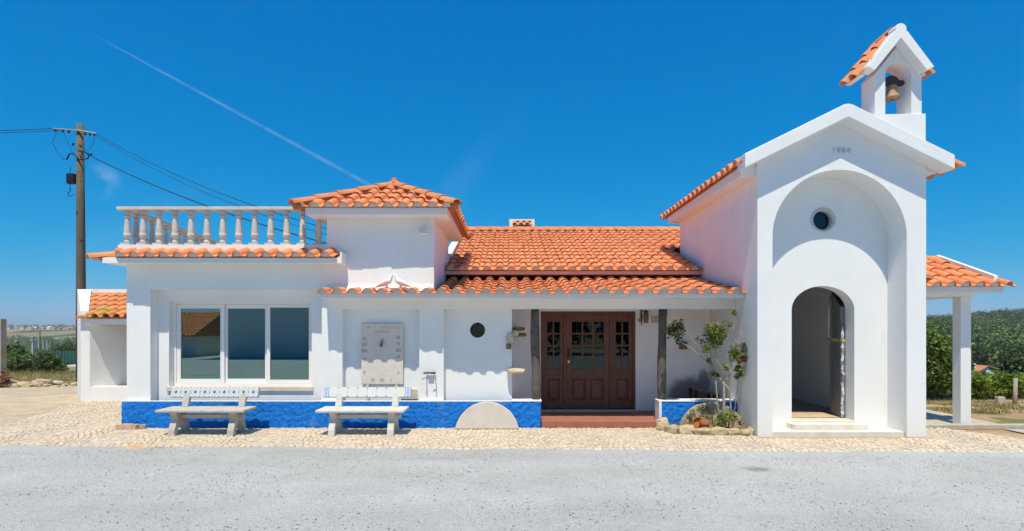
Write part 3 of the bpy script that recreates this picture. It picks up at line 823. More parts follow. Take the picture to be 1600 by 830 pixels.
def frame(o, u, v):
    u, v = Vector(u).normalized(), Vector(v).normalized(); n = u.cross(v)
    m = Matrix(((u.x, v.x, n.x, o[0]), (u.y, v.y, n.y, o[1]), (u.z, v.z, n.z, o[2]), (0,0,0,1)))
    return m
trr = random.Random(11)
def tile_field(parent, origin, u, v, ncol, nrow, single=None, mesh=None, keep=None, clip=None, mass_name='tiles', length=TL, scale_u=1.0, eave=True):
    """single(i, j): True -> its own object, False -> joined mass. clip: list of (point, normal) planes, keeps the side the normal points away from"""
    F = frame(origin, u, v)
    mesh = mesh or TILE
    mass = []
    for j in range(nrow):
        for i in range(ncol):
            if keep and not keep(i, j): continue
            jit = Matrix.Translation((trr.uniform(-.005,.005), trr.uniform(-.012,.012), trr.uniform(0,.006))) @ Matrix.Rotation(trr.uniform(-.02,.02), 4, 'Z')
            mw = F @ Matrix.Translation((i*TW*scale_u, j*length, 0)) @ jit @ Matrix.Diagonal((scale_u, length/TL, 1, 1))
            own = single(i, j) if single else True
            msh = TILE_EAVE if (j == 0 and mesh is TILE and eave) else mesh
            if clip:
                corners = [mw @ Vector(c) for c in ((0,0,0),(TW,0,0),(0,TL,0),(TW,TL,0))]
                out = [[(c-p).dot(nv) > 0 for c in corners] for p, nv in clip]
                if any(all(o_) for o_ in out): continue
                if any(any(o_) for o_ in out):
                    bm = bmesh.new(); bm.from_mesh(msh); bm.transform(mw)
                    for p, nv in clip:
                        bmesh.ops.bisect_plane(bm, geom=bm.verts[:]+bm.edges[:]+bm.faces[:], plane_co=p, plane_no=nv, clear_outer=True)
                    if not bm.faces: bm.free(); continue
                    c = mw.to_translation(); bm.transform(Matrix.Translation(-c))
                    me = bpy.data.meshes.new('tile'); bm.to_mesh(me); bm.free()
                    
                    if not me.materials:
                        for q in msh.materials: me.materials.append(q)
                    if own: link('tile', me, parent, Matrix.Translation(c))
                    else: mass.append((me, Matrix.Translation(c)))
                    continue
            if own: link('tile', msh, parent, mw)
            else: mass.append((mesh, mw))
    if mass:
        bm = bmesh.new()
        for me, mw in mass:
            t = bmesh.new(); t.from_mesh(me); t.transform(mw)
            tmp = bpy.data.meshes.new('tmp'); t.to_mesh(tmp); t.free(); bm.from_mesh(tmp); bpy.data.meshes.remove(tmp)
        me = bpy.data.meshes.new(mass_name); bm.to_mesh(me); bm.free()
        me.materials.clear(); me.materials.append(M['tile_mass'])
        tag(link(mass_name, me, parent), kind='stuff')

def ridge_mesh(name, length=0.42, r0=0.10, r1=0.085, m='tile', seg=8):
    """half-round cap: along +Y, arched in X-Z"""
    b = MB(); th = 0.014; n = seg + 1
    rings = []
    for (y, r, dz) in ((0, r0, 0.012), (length+0.04, r1, 0.0)):
        for rad in (r, r-th):
            rings.append([(rad*math.cos(math.pi*k/seg), y, rad*math.sin(math.pi*k/seg)*0.85 + dz) for k in range(n)])
    vs = [p for r in rings for p in r]; fs = []
    for k in range(seg):
        fs += [(k, k+1, 2*n+k+1, 2*n+k), (n+k+1, n+k, 3*n+k, 3*n+k+1), (k+1, k, n+k, n+k+1)]
    b.add(vs, fs)
    return b.mesh(name, m, True)
RIDGE = ridge_mesh('ridge_tile')
RIDGE_BIG = ridge_mesh('broad_ridge_tile', r0=0.15, r1=0.138)
def ridge_run(parent, a, b, mesh=None, name='ridge_tile'):
    a, b = Vector(a), Vector(b); d = b-a; n = max(1, round(d.length/0.42)); step = d.length/n
    y = d.normalized(); x = y.cross(Vector((0,0,1))).normalized()
    for i in range(n):
        link(name, mesh or RIDGE, parent, frame(a + y*step*i, x, y) @ Matrix.Diagonal((1, step/0.42, 1, 1)))

# ------------------------------------------------------------------ HOUSE
YF = 9.6
house = thing('house', (-2.5, YF, 0), 'long low white house with terracotta roofs, blue plinth and roof terrace', 'house')
# -- front wall
w = MB()
w.box(-6.743, -6.325, YF, 9.9, 0.0, 2.866)
w.box(-6.325, -3.30, YF, 9.9, 2.43, 2.866)
w.box(-6.325, -6.12, 9.8, 10.05, 0.0, 2.43)
w.box(-3.55, -3.30, 9.8, 10.05, 0.0, 2.43)
w.box(-6.12, -3.55, 9.8, 10.05, 0.0, 0.62)
w.box(-6.12, -3.55, 9.8, 10.05, 2.234, 2.43)
w.box(-3.30, -2.936, YF, 9.95, 0.0, 2.40)
w.box(-2.936, -1.58, YF, 9.95, 2.09, 2.40)
w.box(-2.936, -1.58, 9.74, 9.95, 0.0, 2.09)
w.box(-1.58, -1.15, YF, 9.95, 0.0, 2.40)
w.box(-3.30, -3.211, YF, 9.95, 2.401, 2.866)
w.box(-1.15, 3.995, YF, 9.9, 2.09, 2.40)
w.build('front_wall', 'white', house)
# niche wall with its round hole
def arc(cx, cz, r, a0, a1, n=14, rz=None):
    rz = rz or r
    return [(cx + r*math.cos(R(a0+(a1-a0)*i/n)), cz + rz*math.sin(R(a0+(a1-a0)*i/n))) for i in range(n+1)]
hx, hz, hr = WX(746, 9.77), CAM_H + (HY-516)*9.77/FPX, 0.138
w = MB()
left = [(-1.15, 0), (hx, 0)] + arc(hx, hz, hr, 270, 90, 14)[::1] + [(hx, 2.09), (-1.15, 2.09)]
w.prism_xz([(-1.15, 0), (hx, 0)] + arc(hx, hz, hr, 270, 90) + [(hx, 2.09), (-1.15, 2.09)], 9.77, 9.95, (hx,))
w.prism_xz([(hx, 0), (0.056, 0), (0.056, 2.09), (hx, 2.09)] + arc(hx, hz, hr, 90, -90), 9.77, 9.95, (hx,))
w.build('niche_wall', 'white', house)
rw = tag(MB().prism_xz(arc(hx, hz, hr+0.02, 0, 345, 23), 9.90, 9.92).build('round_window', 'door_glass', house), 'small dark round window in the white niche')
# -- side, back and inner walls
w = MB()
w.hexa([(-6.743, 9.9, 0), (-6.40, 9.9, 0), (-6.95, 13.7, 0), (-7.30, 13.7, 0)], [(-6.743, 9.9, 2.866), (-6.40, 9.9, 2.866), (-6.95, 13.7, 2.866), (-7.30, 13.7, 2.866)])
w.box(-7.3, 4.0, 13.701, 13.95, 0, 2.866)
w.box(-3.20, -3.0, 10.05, 13.7, 0, 2.866)
w.build('side_wall', 'white', house)
w = MB()
w.box(-6.9, -3.2, 10.05, 13.7, 0.25, 0.30)
w.build('room_floor', 'room_floor', house)
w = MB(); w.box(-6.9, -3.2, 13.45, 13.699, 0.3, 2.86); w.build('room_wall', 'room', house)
# -- tower
w = MB()
w.box(-3.21, -1.32, YF, 11.9, 2.401, 3.683)
w.build('tower_wall', 'white', house)
# -- left return of the porch, porch back wall
w = MB()
w.prism_xy([(0.056, 9.951), (0.634, 10.77), (0.634, 11.0), (0.10, 11.0), (-0.25, 9.951)], 0.0, 2.40)
w.build('porch_return_wall', 'white_rough', house)
w = MB()
w.box(0.6345, 2.51, 10.77, 11.0, 2.085, 2.56)
w.box(2.51, 3.99, 10.77, 11.0, 0.0, 2.56)
w.build('porch_back_wall', 'soot_wall', house)
w = MB()
w.box(-1.4, -1.31, 11.9, 18.0, 0, 2.9); w.box(-1.4, 6.4, 17.9, 18.1, 0, 3.6); w.box(6.3, 6.45, 12.8, 17.9, 0, 3.2)
w.prism_yz([(11.9, 2.9), (16.3, 4.40), (18.0, 3.8), (18.0, 2.9)], -1.40, -1.31)
w.build('main_wall', 'white', house)
w = MB(); w.box(-1.31, 3.99, 11.62, 11.75, 2.60, 2.93); w.build('painted_eave_shade', 'gap', house)  # dark strip painted in for the shade under the main eave
# -- plinth with rough stucco
def rough_panel(name, x0, x1, y, z0, z1, parent, thick, seed):
    nx_, nz_ = max(2, int((x1-x0)/0.022)), max(2, int((z1-z0)/0.022)); b = MB()
    for i in range(nx_+1):
        for j in range(nz_+1):
            x = x0 + (x1-x0)*i/nx_; z = z0 + (z1-z0)*j/nz_
            p = Vector((x*16, z*16, seed))
            d = 0.010*mnoise.noise(p) + 0.022*mnoise.noise(p*2.1)
            if j == nz_: d *= 0.3
            b.v.append((x, y - 0.012 - d, z))
    for i in range(nx_):
        for j in range(nz_):
            a = i*(nz_+1)+j; b.f.append((a, a+nz_+1, a+nz_+2, a+1))
    o = len(b.v); b.box(x0, x1, y, y+thick, z0, z1)
    # close the rim to the block
    rim = [i*(nz_+1)+nz_ for i in range(nx_+1)]
    bk = len(b.v); b.v += [(b.v[r][0], y+0.01, z1) for r in rim]
    for i in range(nx_): b.f.append((rim[i], rim[i+1], bk+i+1, bk+i))
    for (r0, xx) in ((range(nz_+1), x0), (range(nx_*(nz_+1), nx_*(nz_+1)+nz_+1), x1)):
        r0 = list(r0); bk = len(b.v); b.v += [(xx, y+0.01, b.v[r][2]) for r in r0]
        for i in range(len(r0)-1): b.f.append((r0[i], r0[i+1], bk+i+1, bk+i))
    return b.build(name, 'blue', parent, True)
tag(rough_panel('plinth', -6.79, 0.563, 9.55, -0.02, 0.465, house, 0.045, 1), 'rough bright blue plinth band')
w = MB(); w.box(-6.80, 0.05, 9.535, 9.597, 0.4655, 0.474); w.box(0.058, 0.575, 9.53, 9.80, 0.4655, 0.482); w.build('plinth_ledge', 'white', house)
w = MB(); w.box(0.058, 0.56, 9.596, 9.76, 0.0, 0.465); w.build('low_wall', 'white', house)
tag(rough_panel('plinth', 2.68, 3.99, 9.55, -0.02, 0.465, house, 0.045, 2), 'rough bright blue plinth beside the flower bed')
w = MB(); w.box(2.635, 2.678, 9.53, 9.80, 0.0, 0.4645); w.box(2.63, 3.99, 9.528, 9.81, 0.465, 0.482); w.box(2.68, 3.99, 9.596, 9.78, 0, 0.4645)
w.build('low_wall', 'white', house)
# -- porch floor and step
w = MB(); w.box(0.577, 2.634, 9.50, 10.77, -0.02, 0.115); w.box(0.06, 0.577, 9.81, 10.77, -0.02, 0.115); w.box(2.634, 3.99, 9.815, 10.77, -0.02, 0.115)
w.build('porch_floor', 'porch_floor', house)
w = MB(); w.box(0.62, 2.53, 10.66, 10.769, 0.1155, 0.142); w.build('threshold', 'marble', house)
# -- posts
for (xa, xb, yb) in ((0.40, 0.555, 9.64), (2.665, 2.82, 9.64)):
    b = MB(); pts = []; rad = []
    for i in range(9):
        z = 0.482 + (2.092-0.482)*i/8
        pts.append(((xa+xb)/2 + 0.012*math.sin(z*2.3+xa), yb+0.08, z)); rad.append((0.077 + 0.006*math.sin(z*5+xa)))
    b.tube(pts, rad, 10); o = b.build('porch_post', 'post', house, True)
    jitter_mesh(o.data, 0.006, 9, xa)
# -- eaves: boxed soffits
w = MB(); w.hexa([(-6.955, 9.31, 2.867), (-2.86, 9.31, 2.867), (-2.86, 9.599, 2.867), (-6.955, 9.599, 2.867)], [(-6.955, 9.31, 2.955), (-2.86, 9.31, 2.955), (-2.86, 9.599, 3.03), (-6.955, 9.599, 3.03)])
w.hexa([(-6.955, 9.60, 2.867), (-6.744, 9.60, 2.867), (-7.31, 13.7, 2.867), (-7.52, 13.7, 2.867)], [(-6.955, 9.60, 2.955), (-6.744, 9.60, 3.02), (-7.31, 13.7, 3.02), (-7.52, 13.7, 2.955)])
w.box(-2.885, -2.855, 9.295, 9.598, 2.862, 3.055)
w.build('terrace_eave', 'white', house)
w = MB(); w.box(-3.46, -1.045, 9.25, 12.17, 3.684, 3.80); w.build('tower_eave', 'white', house)
w = MB(); w.box(-3.20, 3.995, 9.24, 9.599, 2.262, 2.345); w.box(-3.215, -3.185, 9.225, 9.5, 2.258, 2.42)
w.build('porch_eave', 'white', house)
w = MB(); w.box(-1.31, 4.0, 11.23, 11.62, 2.862, 2.935); w.build('main_eave', mat('dusty_pink_fascia', (0.62, 0.46, 0.40), (0.70, 0.53, 0.47), 4.0, 0.9), house)
w = MB(); w.hexa([(0.06, 9.901, 2.30), (3.99, 9.901, 2.30), (3.99, 10.769, 2.50), (0.06, 10.769, 2.50)], [(0.06, 9.901, 2.33), (3.99, 9.901, 2.33), (3.99, 10.769, 2.53), (0.06, 10.769, 2.53)]); w.build('porch_ceiling', 'white', house)

# -- main roof
MS = 0.337; ME_Y, ME_Z = 11.15, 2.925; RY, RZ = 16.3, 2.925 + MS*(16.3-11.15)
nrm = math.hypot(1, MS)
deck = MB()
def slab(b, x0, x1, y0, z0, y1, z1, t=0.03, dz=-0.012):
    b.hexa([(x0,y0,z0+dz-t),(x1,y0,z0+dz-t),(x1,y1,z1+dz-t),(x0,y1,z1+dz-t)], [(x0,y0,z0+dz),(x1,y0,z0+dz),(x1,y1,z1+dz),(x0,y1,z1+dz)])
slab(deck, -1.30, 4.15, ME_Y+0.11, ME_Z+MS*0.11, 12.72, ME_Z+MS*(12.72-ME_Y))
slab(deck, -1.30, 6.4, 12.72, ME_Z+MS*(12.72-ME_Y), RY, RZ)
slab(deck, -1.40, 6.4, RY, RZ, 18.4, RZ-0.45*2.1)
main_roof = tag(deck.build('roof', 'deck', house), 'main terracotta roof between the tower and the chapel')
slope_len = (RY-ME_Y)*nrm; NROW = 13; LEN = slope_len/NROW
NC = 26
tile_field(main_roof, (-1.27, ME_Y, ME_Z), (1,0,0), (0,1,MS), NC, NROW, single=lambda i, j: j < 6, length=LEN,
           keep=lambda i, j: (-1.27+(i+0.3)*TW) < 4.05 or ME_Y + j*LEN/nrm > 12.75)
ridge_run(main_roof, (-1.4, RY-0.03, RZ+0.0), (6.4, RY-0.03, RZ+0.0), RIDGE_BIG)
b = MB(); b.tube([(-1.38, RY-0.02, RZ+0.01), (6.3, RY-0.02, RZ+0.01)], 0.105, 8); b.build('ridge_mortar', 'deck', main_roof)
w = MB(); w.hexa([(-1.46, ME_Y+0.4, ME_Z+0.05), (-1.30, ME_Y+0.4, ME_Z+0.05), (-1.30, RY, RZ-0.02), (-1.46, RY, RZ-0.02)],
                 [(-1.46, ME_Y+0.4, ME_Z+MS*0.4+0.10), (-1.30, ME_Y+0.4, ME_Z+MS*0.4+0.10), (-1.30, RY, RZ+0.10), (-1.46, RY, RZ+0.10)])
w.build('verge_coping', 'white', house)
# -- porch roof
PS = 0.186; PE_Y, PE_Z = 9.17, 2.322; pn = math.hypot(1, PS)
deck = MB()
slab(deck, -3.18, 3.99, PE_Y+0.10, PE_Z+PS*0.10, 9.599, PE_Z+PS*(9.599-PE_Y), 0.02)
slab(deck, -1.319, 3.99, 9.599, PE_Z+PS*(9.599-PE_Y), 11.60, PE_Z+PS*(11.60-PE_Y), 0.02)
porch_roof = tag(deck.build('roof', 'deck', house), 'low terracotta porch roof above the posts')
NCP = 29
tile_field(porch_roof, (-3.22, PE_Y, PE_Z), (1,0,0), (0,1,PS), NCP, 6,
           keep=lambda i, j: (j == 0 or -3.22 + i*TW > -1.36) and -3.22+(i+0.5)*TW < 4.02,
           single=lambda i, j: j < 5)
# mortar fillet where the porch tiles meet the wall under the tower
w = MB(); w.prism_yz([(9.45, 2.40), (9.598, 2.40), (9.598, 2.53)], -3.20, -1.33); w.build('mortar_fillet', 'white_rough', house)
# -- terrace eave roof
TE_Y, TE_Z, TS = 9.247, 2.948, 0.40
tn = math.hypot(1, TS)
deck = MB(); slab(deck, -6.93, -2.89, TE_Y+0.10, TE_Z+TS*0.10, 9.599, TE_Z+TS*(9.599-TE_Y), 0.02)
terrace_roof = tag(deck.build('roof', 'deck', house), 'single course of tiles below the terrace balustrade')
tile_field(terrace_roof, (-7.20, TE_Y, TE_Z), (1,0,0), (0,1,TS), 17, 1, keep=lambda i, j: True, length=0.40,
           clip=[(Vector((-6.92, 9.56, 3)), Vector((-1, -0.75, 0)).normalized())])
# left side course, along the skewed side
sv = Vector((-0.137, 1, 0)).normalized(); sinw = Vector((sv.y, -sv.x, 0))     # inward
so = Vector((-7.16 , 9.25, TE_Z-0.02)) + sv*3.9
tile_field(terrace_roof, so, -sv, (sinw + Vector((0,0,TS))), 16, 1, single=lambda i, j: i > 12, length=0.30,
           clip=[(Vector((-6.92, 9.56, 3)), Vector((0.75, -1.0, 0)).normalized())])
ridge_run(terrace_roof, (-7.15, 9.24, 2.925), (-6.86, 9.62, 3.045))
# -- tower hip roof
E0 = Vector((-3.62, 9.18, 3.782)); E1 = Vector((-0.90, 9.18, 3.782)); E2 = Vector((-0.90, 12.32, 3.782)); E3 = Vector((-3.62, 12.32, 3.782))
AP = Vector((-2.26, 10.75, 4.515))
b = MB()
ins = 0.05
def inset(p): return Vector((p.x + (ins if p.x < -2 else -ins), p.y + (ins if p.y < 10 else -ins), p.z + 0.018))
b.add([inset(E0), inset(E1), inset(E2), inset(E3), AP - Vector((0,0,0.01))], [(0,1,4),(1,2,4),(2,3,4),(3,0,4),(3,2,1,0)])
tower_roof = tag(b.build('roof', 'deck', house), 'small pyramid terracotta roof on the tower')
up = Vector((0,0,1))
hips = {}
for a, nm in ((E0,'a'),(E1,'b'),(E2,'c'),(E3,'d')):
    hips[nm] = (AP, (AP-a).cross(up).normalized())
def plane_for(nm, inside):
    p, nv = hips[nm]
    return (p, nv if (Vector(inside)-p).dot(nv) < 0 else -nv)
cf = (-2.26, 9.2, 3.8); cr = (-0.9, 10.75, 3.8); cl_ = (-3.6, 10.75, 3.8); cb = (-2.26, 12.3, 3.8)
sl = Vector((0, AP.y-E0.y, AP.z-E0.z))
tile_field(tower_roof, E0, (1,0,0), sl, 11, 5, clip=[plane_for('a', cf), plane_for('b', cf)])
sr = Vector((AP.x-E1.x, 0, AP.z-E1.z))
tile_field(tower_roof, E1, (0,1,0), sr, 13, 4, clip=[plane_for('b', cr), plane_for('c', cr)], single=lambda i, j: j < 1)
tile_field(tower_roof, E3, (0,-1,0), -Vector((E3.x-AP.x, 0, 0)) + Vector((0,0,AP.z-E3.z)), 13, 4, clip=[plane_for('a', cl_), plane_for('d', cl_)], single=lambda i, j: False)
for a in (E0, E1, E2, E3):
    out = (a-AP); out.z = 0
    ridge_run(tower_roof, a + Vector((0,0,0.045)) + out.normalized()*0.05, AP + Vector((0,0,0.06)))
    b = MB(); b.tube([a + Vector((0,0,0.03)), AP + Vector((0,0,0.045))], 0.07, 8); b.build('hip_mortar', 'deck', tower_roof)
b = MB(); b.lathe([(0.12,0),(0.11,0.03),(0.06,0.055),(0.05,0.065),(0.062,0.08),(0.055,0.10),(0.02,0.115)], 14, (AP.x, AP.y, AP.z+0.09)); b.build('finial', 'tile', tower_roof, True)
# -- chimney
cx0, cx1 = WX(796, 16.6), WX(835, 16.6)
ch = MB(); ch.box(cx0, cx0+0.10, 16.5, 17.0, 4.2, 5.06); ch.box(cx1-0.10, cx1, 16.5, 17.0, 4.2, 5.06); ch.box(cx0+0.1, cx1-0.1, 16.9, 17.0, 4.2, 5.06)
ch.box(cx0+0.1, cx0+0.22, 16.53, 16.88, 4.2, 4.90); ch.box(cx1-0.22, cx1-0.1, 16.53, 16.88, 4.2, 4.90); ch.box(cx0-0.01, cx1+0.01, 16.72, 17.02, 5.06, 5.10)
chim = ch.build('chimney', 'white', main_roof)
tile_field(chim, (cx0+0.08, 16.44, 4.85), (1,0,0), (0,1,0.55), 3, 1, length=0.30, scale_u=0.78) if False else None
for i in range(3):
    link('chimney_tile', TILE, main_roof, frame((cx0+0.10+i*0.19, 16.42, 4.86), (1,0,0), (0,1,0.5)) @ Matrix.Diagonal((0.78, 0.75, 0.8, 1)))
b = MB(); b.box(cx0+0.2, cx1-0.2, 16.86, 16.89, 4.3, 4.9); b.build('chimney_shade_panel', 'dark', main_roof)  # black panel painted in for the shade inside the chimney opening
# -- terrace: floor, parapet, balustrade
b = MB(); b.hexa([(-6.744, 9.8, 2.867), (-3.211, 9.8, 2.867), (-3.211, 13.7, 2.867), (-7.30, 13.7, 2.867)], [(-6.744, 9.8, 3.0), (-3.211, 9.8, 3.0), (-3.211, 13.7, 3.0), (-7.30, 13.7, 3.0)])
b.build('terrace_floor', 'concrete', house)
b = MB(); b.box(-6.90, -3.211, 9.602, 9.80, 2.868, 3.225)
b.hexa([(-6.90, 9.801, 2.868), (-6.70, 9.801, 2.868), (-7.25, 13.9, 2.868), (-7.45, 13.9, 2.868)], [(-6.90, 9.801, 3.225), (-6.70, 9.801, 3.225), (-7.25, 13.9, 3.225), (-7.45, 13.9, 3.225)])
b.build('parapet', 'white', house)
b = MB(); b.box(-6.93, -3.3, 9.60, 9.80, 3.84, 3.90)
b.hexa([(-6.93, 9.801, 3.84), (-6.73, 9.801, 3.84), (-7.28, 13.9, 3.84), (-7.48, 13.9, 3.84)], [(-6.93, 9.801, 3.90), (-6.73, 9.801, 3.90), (-7.28, 13.9, 3.90), (-7.48, 13.9, 3.90)])
balus = tag(b.build('balustrade', 'baluster', house, bevel=0.008), 'balustrade of pale cast stone balusters under a flat rail')
bl = MB(); bl.box(-0.085, 0.085, -0.07, 0.07, 0.0, 0.035)
bl.lathe([(r_*0.88, z_) for r_, z_ in [(0.055,0.036),(0.06,0.05),(0.06,0.07),(0.045,0.085),(0.04,0.10),(0.055,0.125),(0.068,0.15),(0.072,0.18),(0.072,0.20),(0.064,0.205),(0.066,0.22),(0.058,0.32),(0.047,0.43),(0.042,0.48),(0.042,0.50),(0.058,0.505),(0.06,0.525),(0.045,0.535),(0.042,0.555),(0.058,0.58),(0.062,0.614)]], 14)
BAL = bl.mesh('baluster', 'baluster')
for p in BAL.polygons: p.use_smooth = len(p.vertices) == 4 and p.center.z > 0.036
for i in range(13):
    link('baluster', BAL, balus, Matrix.Translation((-6.80 + i*0.284, 9.70, 3.226)))
for k in range(1, 14):
    link('baluster', BAL, balus, Matrix.Translation((-6.80 - k*0.284*0.136, 9.70 + k*0.284*0.99, 3.226)))
# -- sliding window
win = MB()
WYF = 9.955
def frame_box(b, x0, x1, z0, z1, y0, y1, t):
    b.box(x0, x0+t, y0, y1, z0, z1); b.box(x1-t, x1, y0, y1, z0, z1); b.box(x0+t, x1-t, y0, y1, z0, z0+t); b.box(x0+t, x1-t, y0, y1, z1-t, z1)
frame_box(win, -6.12, -3.55, 0.70, 2.234, 9.93, 10.045, 0.045)
window = tag(win.build('window', 'alu', house), 'wide three pane white sliding window with dark teal glass')
for k, (xa, xb, yy) in enumerate(((-6.073, -5.20, 9.945), (-5.235, -4.40, 9.985), (-4.425, -3.597, 9.945))):
    b = MB(); frame_box(b, xa, xb, 0.747, 2.187, yy, yy+0.035, 0.075 if k != 2 else 0.06)
    s = b.build('sash', 'alu', window, bevel=0.004)
    b = MB(); b.box(xa+0.07, xb-0.07, yy+0.014, yy+0.02, 0.81, 2.13); b.build('pane', 'glass', window)
b = MB(); b.box(-6.15, -3.52, 9.765, 9.929, 0.62, 0.70); b.build('sill', 'marble', window, bevel=0.006)
# -- entrance door: two side lights and a middle leaf
DY = 10.80; dz0, dz1 = 0.143, 2.083
b = MB(); b.box(0.636, 0.69, 10.785, 10.90, dz0, dz1); b.box(2.455, 2.509, 10.785, 10.90, dz0, dz1); b.box(0.69, 2.455, 10.785, 10.90, 2.03, dz1)
b.box(1.085, 1.14, 10.785, 10.90, dz0, 2.03); b.box(2.0, 2.055, 10.785, 10.90, dz0, 2.03)
door = tag(b.build('door', 'wood_door', house, bevel=0.004), 'dark brown glazed entrance door with side lights')
def leaf(x0, x1, cols, npan, gz0=0.93, gz1=1.88, st=0.085):
    b = MB(); z0, z1 = dz0+0.01, 2.028; y0, y1 = DY+0.005, DY+0.05
    gx0, gx1 = x0+st, x1-st
    b.box(x0, gx0, y0, y1, z0, z1); b.box(gx1, x1, y0, y1, z0, z1)
    b.box(gx0, gx1, y0, y1, gz1, z1); b.box(gx0, gx1, y0, y1, z0, z0+0.16); b.box(gx0, gx1, y0, y1, gz0-0.17, gz0)
    pw = (gx1-gx0)/cols; ph = (gz1-gz0)/4; t = 0.016
    for i in range(1, cols): b.box(gx0+i*pw-t, gx0+i*pw+t, y0+0.006, y1-0.006, gz0, gz1)
    for j in range(1, 4):
        for i in range(cols):
            b.box(gx0+i*pw+(t if i else 0), gx0+(i+1)*pw-(t if i < cols-1 else 0), y0+0.006, y1-0.006, gz0+j*ph-t, gz0+j*ph+t)
    qw = (gx1-gx0)/npan
    for i in range(1, npan): b.box(gx0+i*qw-0.04, gx0+i*qw+0.04, y0, y1, z0+0.16, gz0-0.17)
    lf = b.build('door_leaf', 'wood_door', door, bevel=0.003)
    for i in range(npan):
        a0 = gx0+i*qw+(0.04 if i else 0); a1 = gx0+(i+1)*qw-(0.04 if i < npan-1 else 0)
        p0, p1 = z0+0.16, gz0-0.17
        b = MB(); b.box(a0, a1, y0+0.025, y1-0.012, p0, p1)
        b.hexa([(a0+0.02, y0+0.025, p0+0.02), (a1-0.02, y0+0.025, p0+0.02), (a1-0.02, y0+0.0251, p1-0.02), (a0+0.02, y0+0.0251, p1-0.02)],
               [(a0+0.05, y0+0.006, p0+0.05), (a1-0.05, y0+0.006, p0+0.05), (a1-0.05, y0+0.0061, p1-0.05), (a0+0.05, y0+0.0061, p1-0.05)])
        b.build('panel', 'wood_door', lf)
    for i in range(cols):
        for j in range(4):
            b = MB(); b.box(gx0+i*pw+0.002, gx0+(i+1)*pw-0.002, y0+0.022, y0+0.026, gz0+j*ph+0.002, gz0+(j+1)*ph-0.002)
            b.build('pane', 'door_glass', lf)
    return lf
leaf(0.692, 1.083, 2, 1, st=0.07)
mid = leaf(1.142, 1.998, 3, 2, st=0.11)
leaf(2.057, 2.453, 2, 1, st=0.07)
b = MB(); b.box(1.17, 1.205, DY-0.004, DY+0.004, 1.06, 1.11); b.build('keyhole_plate', 'brass', mid)
b = MB(); b.tube([(1.188, DY+0.004, 1.30), (1.188, DY-0.05, 1.30), (1.188, DY-0.055, 1.22)], 0.012, 8); b.lathe([(0.03,0),(0.03,0.008)], 12, (1.188, DY-0.03, 1.19)); b.box(1.17, 1.206, DY-0.003, DY+0.004, 1.18, 1.36)
b.build('handle', 'iron', mid)
# room behind the door: a plain wall deep inside
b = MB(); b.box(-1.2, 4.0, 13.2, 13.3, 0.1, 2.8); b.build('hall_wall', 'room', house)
b = MB(); b.box(-1.2, 4.0, 11.0, 13.2, 0.08, 0.114); b.build('hall_floor', 'room_floor', house)
# -- exposed corner stones
def stone_at(loc, sx, sy, sz, seed, name, parent, m='stone', rz=0):
    me = rock_mesh(name, sx, sy, sz, seed, m)
    return link(name, me, parent, Matrix.Translation(Vector(loc)) @ Matrix.Rotation(rz, 4, 'Z'))
M['stone_light'] = mat('exposed_light_stone', (0.52, 0.43, 0.32), (0.66, 0.56, 0.43), 12.0, 0.9, 0.6, 60, c3=(0.40, 0.26, 0.14), c3scale=9, c3lo=0.5, c3hi=0.68)
M['stone_brown'] = mat('exposed_brown_stone', (0.24, 0.14, 0.07), (0.34, 0.21, 0.11), 12.0, 0.9, 0.6, 60)
stone_at((0.02, 9.76, 1.57), 0.07, 0.06, 0.10, 1, 'corner_stone', house, 'stone_light')
stone_at((0.0, 9.75, 1.42), 0.05, 0.05, 0.05, 2, 'corner_stone', house, 'stone_brown')
stone_at((0.11, 9.80, 1.66), 0.06, 0.09, 0.06, 3, 'corner_stone', house, 'stone_light', 0.6)
stone_at((0.18, 9.92, 1.74), 0.13, 0.09, 0.035, 4, 'corner_stone', house, 'stone_brown', 0.9)
stone_at((0.22, 9.95, 1.63), 0.11, 0.09, 0.035, 5, 'corner_stone', house, 'stone_brown', 0.9)
tag(stone_at((0.13, 9.72, 0.985), 0.17, 0.16, 0.048, 6, 'corner_stone', house, 'stone_light'), 'flat pale stone sticking out of the wall corner')
# -- vent grille low in the niche
b = MB(); frame_box(b, -1.93, -1.63, 0.49, 0.66, 9.722, 9.739, 0.014)
for i in range(5): b.box(-1.915, -1.645, 9.724, 9.736, 0.513+i*0.028, 0.527+i*0.028)
tag(b.build('vent_grille', mat('cream_plastic', (0.74, 0.68, 0.52), rough=0.5), house), 'small cream slatted vent grille')

# ------------------------------------------------------------------ CHAPEL
CY = 8.75; CX0, CX1, CC = 4.0, 6.712, 5.325
GX = 5.335; GZ = 5.12; GS = 0.49
chapel = thing('chapel', (5.35, CY, 0), 'small white gabled chapel with deep arched portal and bell gable', 'chapel')
def gz(x): return GZ - GS*abs(x-GX)
big = arc(CC-0.003, 3.22, 1.08, 0, 180, 40)
b = MB()
b.prism_xz([(CX1, 0.0), (CX1, gz(CX1)), (GX, GZ), (CX0, gz(CX0)), (CX0, 0.0), (big[-1][0], 0.0)] + big[::-1] + [(big[0][0], 0.0)][:1], CY, 9.2)
b.build('front_wall', 'white', chapel)
